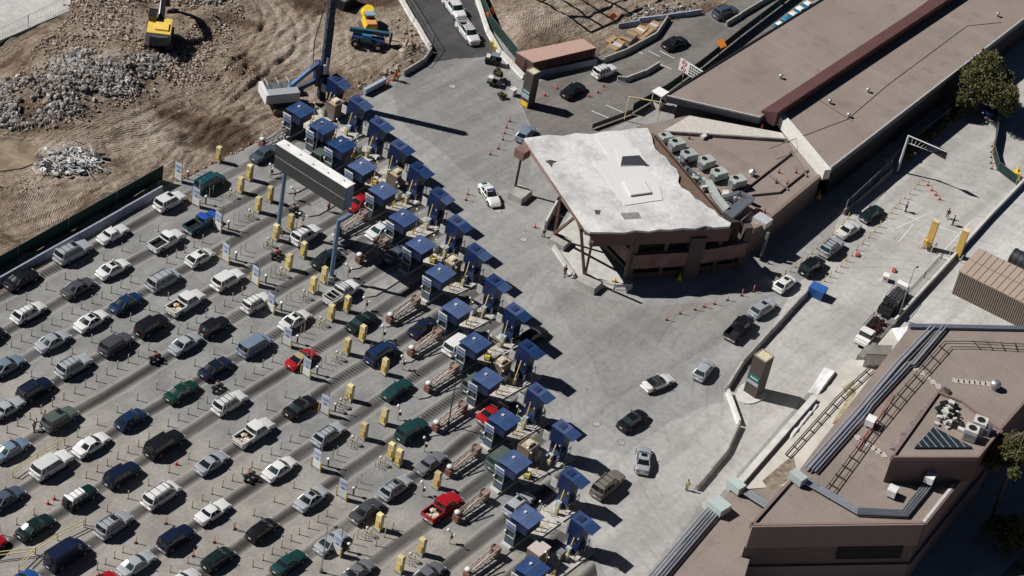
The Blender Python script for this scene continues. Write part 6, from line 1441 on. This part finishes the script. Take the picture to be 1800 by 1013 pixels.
# drilling rig
p = at(505, 183); t = thing('drilling_rig', 'blue drilling rig with white engine housing and a very tall dark mast', 'drilling rig', (p.x, p.y, .1), R(-29))
tracks(t, 6.0, 4.6, .9, 1.1)
MB().cyl((0, 0, 1.1), (0, 0, 1.5), 1.3, n=16).build('turntable', dark, t)
MB().box((-1.3, -1.15, 2.3), (4.6, 1.5, 1.5)).build('engine_housing', mat('rig_white', (.36, .38, .40), .5, var=.08), t); MB().box((-1.3, .9, 2.1), (4.4, 1.6, 1.1)).build('deck_housing', mat('rig_grey', (.10, .11, .12), .6), t)
MB().box((-3.7, 0, 2.2), (.5, 3.6, 1.6)).build('counterweight', wht, t)
b = MB()
for x in (-3.2, -1.6, 0): b.tube([(x, .1, 3.05), (x, .1, 3.5), (x, 1.7, 3.5), (x, 1.7, 2.6)], .05)
b.build('hand_rail', whtd, t)
rb = mat('rig_blue', (.010, .035, .11), .5, var=.3); rlb = mat('rig_light_blue', (.05, .17, .34), .45)
b = MB(); b.beam((0, .1, 2.6), (3.3, .2, 5.6), .5, .55); b.build('boom', rlb, t)
b = MB(); b.beam((1.0, .1, 2.0), (3.9, .2, 3.4), .5, .6); b.beam((3.0, .2, 5.4), (4.2, .2, 6.4), .8, .5); b.box((4.1, .2, 4.6), (.7, 1.4, 3.6)); b.build('mast_cradle', rb, t)
b = MB(); b.box((5.0, .2, 10.6), (.85, .95, 20.5)); m_ = b.build('mast', mat('mast_navy', (.018, .032, .065), .5, .2), t)
b = MB()
for k in range(26): b.box((5.0, .2, .8 + k * .78), (.93, 1.02, .12))
b.build('mast_rung', dark, m_)
b = MB()
for k in range(22):
    z = 1.5 + k * .85; s_ = 1 if k % 2 else -1; b.beam((4.55, .2 - .42 * s_, z), (4.55, .2 + .42 * s_, z + .85), .07)
b.build('mast_lattice', steelb, m_)
MB().box((5.0, .2, 3.4), (1.5, 1.7, 2.0)).build('rotary_drive', rb, t)
b = MB(); b.box((5.0, -.35, 5.6), (.7, .5, 1.6)); b.box((5.1, -.45, 7.0), (.3, .3, 1.2)); b.build('white_hose_cover', whtd, t)
b = MB(); b.cyl((5.6, .2, .1), (5.6, .2, 13), .16, n=8); b.tube([(4.3, .9, 16), (3.6, 1.6, 9), (3.7, 1.2, 4.5)], .07); b.build('kelly_bar', dark, t)
# yellow drill tender
p = at(648, 55); t = thing('yellow_dozer', 'yellow compact machine with orange rear behind the blue telehandler', 'construction machine', (p.x, p.y, tz(p.x, p.y) - .1), R(heading(648, 55, 18, 50)))
tracks(t, 3.6, 2.2, .45, .8)
MB().box((0, 0, 1.35), (3.0, 1.9, 1.0), top=.94).build('body', yelb, t); MB().box((.9, 0, 2.0), (1.3, 1.5, .35)).build('engine_bay', mat('machine_orange', (.62, .28, .10), .6), t); MB().box((-.5, 0, 2.25), (1.1, 1.3, .9), top=.9).build('cab', glass, t); MB().box((-.5, 0, 2.75), (1.2, 1.4, .1)).build('cab_roof', mat('faded_blue', (.25, .4, .55), .6), t)
b = MB(); b.cyl((-1.9, 0, 2.0), (-1.6, 0, 2.9), 1.1, .8, n=14); b.build('hopper', yelb, t, smooth=40)
p = at(645, 84); t = thing('telehandler', 'blue telehandler with long boom parked on the dirt', 'telehandler', (p.x, p.y, tz(p.x, p.y) - .05), R(heading(645, 84, 75, 14)))
MB().box((0, 0, 1.0), (5.0, 1.5, .7), top=.95).build('chassis', rb, t); tb = mat('telehandler_teal', (.025, .10, .14), .5, var=.15)
MB().beam((-2.9, .35, 2.0), (3.0, .35, 2.3), .55, .6).build('boom', tb, t); MB().box((-.2, -.7, 1.65), (1.6, .7, 1.0), top=.85).build('cab', mat('cab_blue', (.02, .16, .30), .4), t); MB().box((3.3, .35, 1.6), (.3, 1.6, 1.2)).build('fork_carriage', dark, t)
for y in (-.4, .9): MB().box((4.0, y, 1.0), (1.3, .12, .08)).build('fork', dark, t)
for x in (-1.7, 1.7):
    for y in (-1.05, 1.05):
        q = MB().cyl((x, y - .25, .62), (x, y + .25, .62), .66, n=14).build('wheel', blk, t, smooth=40); MB().cyl((x, y - .27, .62), (x, y + .27, .62), .3, n=10).build('hub', steel, q)
p = at(607, 3, 1); t = thing('dark_generator', 'dark generator at the top edge beside the tall mast', 'generator', (p.x, p.y, .2), .1); MB().box((0, 0, 1.0), (3.4, 2.0, 1.8)).build('housing', dark, t); MB().box((0, 0, 1.95), (3.5, 2.1, .12)).build('roof', steel, t)
p = at(658, 158); t = thing('low_blue_panel', 'pale blue propped panel behind the topmost back booth', 'panel', (p.x, p.y, .1), R(0)); MB().box((0, 0, .55), (4.6, .5, .9)).build('panel', mat('panel_pale_blue', (.35, .45, .55), .5), t); MB().box((0, 0, .08), (4.2, .7, .12)).build('skid', dark, t)
# utility carts by the right road barrier
p = at(866, 112); t = thing('utility_cart', 'dark utility cart parked by the right road barrier', 'cart', (p.x, p.y, 0), R(118)); MB().box((0, 0, .7), (2.4, 1.3, .6)).build('body', dark, t); MB().box((-.3, 0, 1.7), (1.3, 1.2, .08)).build('canopy', mat('cart_canopy', (.2, .22, .25), .5), t); MB().box((.8, 0, 1.1), (.6, 1.1, .3)).build('cargo_box', whtd, t)
for x in (-.8, .8):
    for y in (-.6, .6): MB().cyl((x, y - .1, .3), (x, y + .1, .3), .3, n=10).build('wheel', blk, t)
p = at(869, 150); t = thing('small_trailer', 'small trailer loaded with green branches near the dark pillar', 'trailer', (p.x, p.y, 0), R(115)); MB().box((0, 0, .55), (2.2, 1.3, .3)).build('bed', dark, t); MB().box((.7, 0, 1.0), (.7, 1.0, .6)).build('box', whtd, t)
for y in (-.7, .7): MB().cyl((0, y - .1, .32), (0, y + .1, .32), .32, n=10).build('wheel', blk, t)
p = at(901, 167); tag(MB().box((0, 0, .5), (.9, .7, 1.0)).box((0, 0, 1.03), (1.0, .8, .06)).build('white_cabinet', whtd, loc=(p.x, p.y, .01)), 'small white cabinet left of the pillar with the yellow base', 'cabinet')

# ------------------------------------------------------------------ trees and shrubs
LEAF = G('foliage', .7, .3); c_ = LEAF.ramp(LEAF.island, [(0, (.045, .052, .018)), (.35, (.085, .092, .03)), (.7, (.13, .125, .045)), (1, (.19, .16, .08))]); LEAF.out(c_)
BARK = mat('bark', (.12, .09, .065), .95, var=.3)
def crown(R_, H_, n, seed, leaf=.32, blobs=16, lift=0.):
    rg = np.random.RandomState(seed); cs = []
    for k in range(blobs):
        a = rg.uniform(0, 6.28); rr = R_ * rg.uniform(.1, .8) ** .8; hh = rg.uniform(.15, 1.0) * (1.05 - .55 * rr / R_); cs.append((rr * math.cos(a), rr * math.sin(a), lift + H_ * hh, R_ * rg.uniform(.14, .36)))
    cs.append((0, 0, lift + H_ * .5, R_ * .5)); w_ = np.array([c[3] ** 2 for c in cs]); w_ /= w_.sum(); ci = rg.choice(len(cs), n, p=w_); C_ = np.array(cs)[ci]
    d = rg.normal(size=(n, 3)); d /= np.linalg.norm(d, axis=1)[:, None]; low = (rg.rand(n) < .5); d[low, 2] = abs(d[low, 2])
    r_ = C_[:, 3] * rg.uniform(.5, 1.15, n) * (1 + .25 * np.sin(d[:, 0] * 7 + ci) * np.cos(d[:, 1] * 6)); p = C_[:, :3] + d * r_[:, None] * np.array([1, 1, .85])
    u = rg.normal(size=(n, 3)); u /= np.linalg.norm(u, axis=1)[:, None]; v = np.cross(u, rg.normal(size=(n, 3))); v /= np.linalg.norm(v, axis=1)[:, None]; s = (leaf * rg.uniform(.5, 1.3, n))[:, None]
    V = np.stack([p + u * s, p + v * s * .6, p - u * s, p - v * s * .6], 1).reshape(-1, 3).tolist(); F = [(4 * i, 4 * i + 1, 4 * i + 2, 4 * i + 3) for i in range(n)]
    return V, F, cs
def tree(q, R_, H_, n, seed, lab, leaf=.32, th=2.5, name='tree', cat='tree', zq=0):
    p = at(q[0], q[1], zq); t = thing(name, lab, cat, (p.x, p.y, 0)); V, F, cs = crown(R_, H_, n, seed, leaf, lift=th * .6); b = MB(); b.add(V, F); b.build('crown', LEAF.m, t)
    b = MB(); b.cyl((0, 0, 0), (.1, .1, th), .28 * R_ / 4, .2 * R_ / 4, n=8)
    for c in cs: b.cyl((.1, .1, th * .9), c[:3], .12 * R_ / 4, .03, n=5)
    b.build('trunk', BARK, t)
tree((1733, 136), 6.2, 8.6, 42000, 11, 'large round olive tree beside the long canopy at the right', .20, 2.6, zq=6.6)
tree((1792, 788), 3.8, 5.0, 22000, 12, 'rounded green tree cut by the right edge beside the port building', .17, 17., zq=12.8)
tree((1775, 930), 3.4, 3.4, 7000, 17, 'sparse dark tree in deep shade below the port building', .16, 1.5, zq=3)
for i, q in enumerate([(1592, 277), (1602, 266), (1612, 257), (1628, 245), (1643, 234), (1658, 222), (1676, 208)]):
    tree(q, 1.3, 1.5, 900, 20 + i, 'dark clipped shrub, %s from the left behind the rail fence under the canopy edge' % ordn(i + 1), .2, .5, 'shrub', 'shrub')
p = at(873, 140); V, F, cs = crown(1.1, 1.4, 700, 33, .18); b = MB(); b.add(V, F); tag(b.build('cut_branches', LEAF.m, loc=(p.x, p.y, .6)), 'heap of green cut branches on the small trailer', 'branches')
p = at(880, 172); V, F, cs = crown(.8, 1.0, 350, 34, .16); b = MB(); b.add(V, F); tag(b.build('cut_branches', LEAF.m, loc=(p.x, p.y, 0)), 'green cut branches lying below the small trailer', 'branches')
# ------------------------------------------------------------------ people and motorcycles
SKIN = mat('skin', (.36, .20, .13), .6, var=.05)
def chain(name, V, E_, Rr, m, parent, sub=1, root=0):
    me = bpy.data.meshes.new(name); me.from_pydata([tuple(v) for v in V], E_, []); me.materials.append(m)
    o = bpy.data.objects.new(name, me); COL.objects.link(o); o.parent = parent
    s = o.modifiers.new('skin', 'SKIN'); s.use_smooth_shade = True
    for i, d in enumerate(me.skin_vertices[0].data):
        r = Rr[i]; d.radius = r if isinstance(r, tuple) else (r, r); d.use_root = (i == root)
    u = o.modifiers.new('sub', 'SUBSURF'); u.levels = sub; u.render_levels = sub
    return o
POSE = dict(
 stand=dict(hip=.92, lean=0., arms=((.18, .28, 0), (.16, .3, .05)), legs=((.08, 0), (-.06, 0))),
 walk=dict(hip=.90, lean=.06, arms=((.30, .2, 0), (-.2, .25, 0)), legs=((.32, 0), (-.30, .05))),
 bend=dict(hip=.88, lean=.75, arms=((.5, .15, .1), (.5, .1, .1)), legs=((.1, 0), (-.3, 0))),
 sit=dict(hip=.82, lean=.22, arms=((.5, .1, .28), (.5, .1, .28)), legs=((.30, .35), (.30, .35))))
def person(q, pose, rz, lab, shirt, trousers, cap=None, held=None, zoff=0., loc=None):
    k = POSE[pose]; p = loc or at(*q); t = thing('person', lab, 'person', (p.x, p.y, zoff), rz)
    hz = k['hip']; ln = k['lean']; tx = lambda s: (math.sin(ln) * s, hz + math.cos(ln) * s)
    sx, sz = tx(.48); nx, nz = tx(.56); hx, hzz = tx(.70); cx_, cz = tx(.25)
    V = [(0, 0, hz), (cx_, 0, cz), (sx, 0, sz), (nx, 0, nz), (hx + .02, 0, hzz)]; E_ = [(0, 1), (1, 2), (2, 3), (3, 4)]; Rr = [(.13, .16), (.12, .145), (.12, .16), .055, (.095, .085)]
    V.append((hx + .02, 0, hzz + .1)); E_.append((4, 5)); Rr.append((.085, .075))
    arms, legs = [], []
    for s, (ax, ay, az) in zip((1, -1), k['arms']):
        o = len(V); sh = (sx, s * .19, sz - .02); el = (sx + ax * .5, s * (.23 + ay * .15), sz - .29 + az * .3); wr = (sx + ax, s * (.22 + ay * .2), sz - .52 + az * .9)
        V += [sh, el, wr, (wr[0] + .07 * (1 if ax > .3 else .3), wr[1], wr[2] - .06)]; E_ += [(2, o), (o, o + 1), (o + 1, o + 2), (o + 2, o + 3)]; Rr += [.065, .048, .03, (.035, .018)]; arms.append((sh, el, wr))
        h0 = V[-1]
        for f in range(5):                             # five separate fingers
            L_ = (.05, .075, .082, .076, .06)[f]; dy = (f - 2) * .018 if f else -.04 * s; oo = len(V)
            V += [(h0[0] + .03, h0[1] + dy, h0[2] - L_ * .5), (h0[0] + .045, h0[1] + dy, h0[2] - L_)]; E_ += [(o + 3, oo), (oo, oo + 1)]; Rr += [.009, .008]
    for s, (lx, kb) in zip((1, -1), k['legs']):
        o = len(V); kn = (lx * .55 + kb * .35, s * (.11 + kb * .35), hz * .52 + kb * .45 * .3); an = (lx - kb * .5, s * (.11 + kb * .4), .09 + kb * .35)
        V += [(0, s * .1, hz - .05), kn, an, (an[0] + .15, an[1], an[2] - .05)]; E_ += [(0, o), (o, o + 1), (o + 1, o + 2), (o + 2, o + 3)]; Rr += [.09, .062, .042, (.045, .035)]; legs.append((kn, an))
    chain('body', V, E_, Rr, SKIN, t)
    chain('shirt', [(0, 0, hz + .02), (cx_, 0, cz), (sx, 0, sz + .01)] + [a for A_ in arms for a in (A_[0], A_[1])], [(0, 1), (1, 2), (2, 3), (3, 4), (2, 5), (5, 6)], [(.15, .18), (.14, .165), (.135, .175), .085, .066, .085, .066], shirt, t)
    chain('trousers', [(0, 0, hz)] + [a for i, (kn, an) in enumerate(legs) for a in ((0, (.1, -.1)[i], hz - .06), kn, (an[0], an[1], an[2] + .04))], [(0, 1), (1, 2), (2, 3), (0, 4), (4, 5), (5, 6)], [(.15, .18), .11, .08, .06, .11, .08, .06], trousers, t)
    b = MB(); 
    for kn, an in legs: b.box((an[0] + .06, an[1], an[2] - .045), (.27, .1, .09))
    b.build('shoes', blk, t)
    hm = cap or mat('hair_dark', (.02, .015, .012), .8); b = MB().ball((hx + .0, 0, hzz + .09), .118 if cap is None else .135, 10, 6, sz=.85); b.build('hair' if cap is None else 'headgear', hm, t, smooth=60)
    b = MB(); b.box((hx + .115, 0, hzz + .02), (.03, .03, .05)); b.build('nose', SKIN, t)
    b = MB()
    for s in (-1, 1): b.ball((hx + .105, s * .032, hzz + .05), .012, 6, 4)
    b.build('eyes', dark, t)
    return t
C = lambda n, c: mat('cloth_' + n, c, .85, var=.1)
navyc, blackc, redc, greenc, whitec, jean = C('navy', (.015, .02, .04)), C('black', (.015, .015, .016)), C('red', (.45, .06, .06)), C('olive', (.06, .08, .05)), C('white', (.65, .65, .62)), C('denim', (.06, .09, .16))
hivis = C('hivis_orange', (.75, .20, .04)); khaki = C('khaki', (.25, .2, .14)); hivisy = C('hivis_yellow', (.6, .62, .08))
for a in [((60, 757), 'bend', R(20), 'person in black bending forward behind the grey-green SUV', blackc, blackc), ((78, 742), 'walk', R(-10), 'person in dark green walking behind the grey-green SUV', greenc, blackc),
 ((694, 141), 'stand', R(-80), 'road worker in orange vest, left of the pair by the barrier', hivis, khaki), ((699, 143), 'stand', R(150), 'road worker in orange vest, right of the pair by the barrier', hivis, navyc),
 ((992, 484), 'walk', R(200), 'person in black walking along the low white wall', blackc, blackc), ((955, 416), 'stand', R(-120), 'person in pale top at the end of the tall white-edged wall', whitec, blackc),
 ((1591, 372), 'stand', R(-60), 'officer in dark uniform, left of those in the yard', navyc, blackc), ((1664, 384), 'walk', R(30), 'officer in dark uniform behind the left scanner tower', navyc, khaki), ((1674, 396), 'stand', R(100), 'officer in black between the two scanner towers', blackc, blackc),
 ((652, 622), 'stand', R(160), 'vendor in black beside the blue minivan', blackc, blackc), ((846, 772), 'stand', R(40), 'person in grey by the booth left of the red sedan', whitec, jean), ((577, 372), 'stand', R(100), 'vendor in red under the overhead sign', redc, blackc),
 ((540, 640), 'walk', R(30), 'vendor in dark clothing behind the red coupe', navyc, jean), ((1206, 862), 'stand', R(10), 'person in yellow vest at the lower end of the curved barrier', hivisy, khaki)]:
    person(*a)
def motorcycle(q, colr, nm, lab, rz=None):
    p = at(q[0], q[1], .5); rz = R(3) if rz is None else rz; t = thing('motorcycle', lab, 'motorcycle', (p.x, p.y, .01), rz, 'motorcycles among the queuing cars')
    for x in (-.72, .72):
        w_ = MB().cyl((x, -.06, .31), (x, .06, .31), .31, n=14).build('wheel', blk, t, smooth=40); MB().cyl((x, -.065, .31), (x, .065, .31), .16, n=8).build('rim', steel, w_)
    b = MB().box((.12, 0, .72), (.75, .3, .32), top=.8); b.box((-.05, 0, .42), (.6, .26, .32), 0, 1); b.beam((.72, 0, .31), (.45, 0, 1.0), .08, mi=1); b.beam((-.72, 0, .33), (-.1, 0, .5), .1, mi=1); b.build('body', [colr, dark], t)
    MB().box((-.45, 0, .82), (.7, .28, .1)).build('seat', blk, t); MB().beam((.42, -.36, 1.06), (.42, .36, 1.06), .05).build('handlebar', dark, t); MB().box((.62, 0, .9), (.14, .2, .2)).build('headlight', whtd, t)
    MB().box((-.85, 0, .95), (.35, .4, .3)).build('rear_box', blk, t)
    return p, rz
for q, m_, sh, cap, lab, lab2 in [((273, 629), redd, redc, blk, 'motorcycle on the dense post row right of the dark grey SUV', 'rider in red top on the motorcycle right of the dark grey SUV'),
 ((383, 681), dark, greenc, mat('helmet_green', (.03, .09, .04), .3), 'dark motorcycle between the dark blue sedan and the white roof-rack SUV', 'rider in olive beside the white roof-rack SUV'),
 ((439, 836), mat('bike_teal', (.05, .16, .15), .4), redc, mat('helmet_red', (.4, .03, .03), .3), 'teal motorcycle left of the white sedan', 'rider in dark red on the teal motorcycle'),
 ((486, 447), redd, C('orange_red', (.6, .12, .05)), blk, 'red motorcycle below the left gantry leg', 'rider in orange-red below the left gantry leg'),
 ((517, 370), dark, blackc, blk, 'black motorcycle between the two gantry legs', 'rider all in black between the two gantry legs')]:
    p, rz = motorcycle(q, m_, '', lab)
    person(None, 'sit', rz, lab2, sh, jean, cap, zoff=.0, loc=p - Vector((math.cos(rz) * .3, math.sin(rz) * .3, 0)))
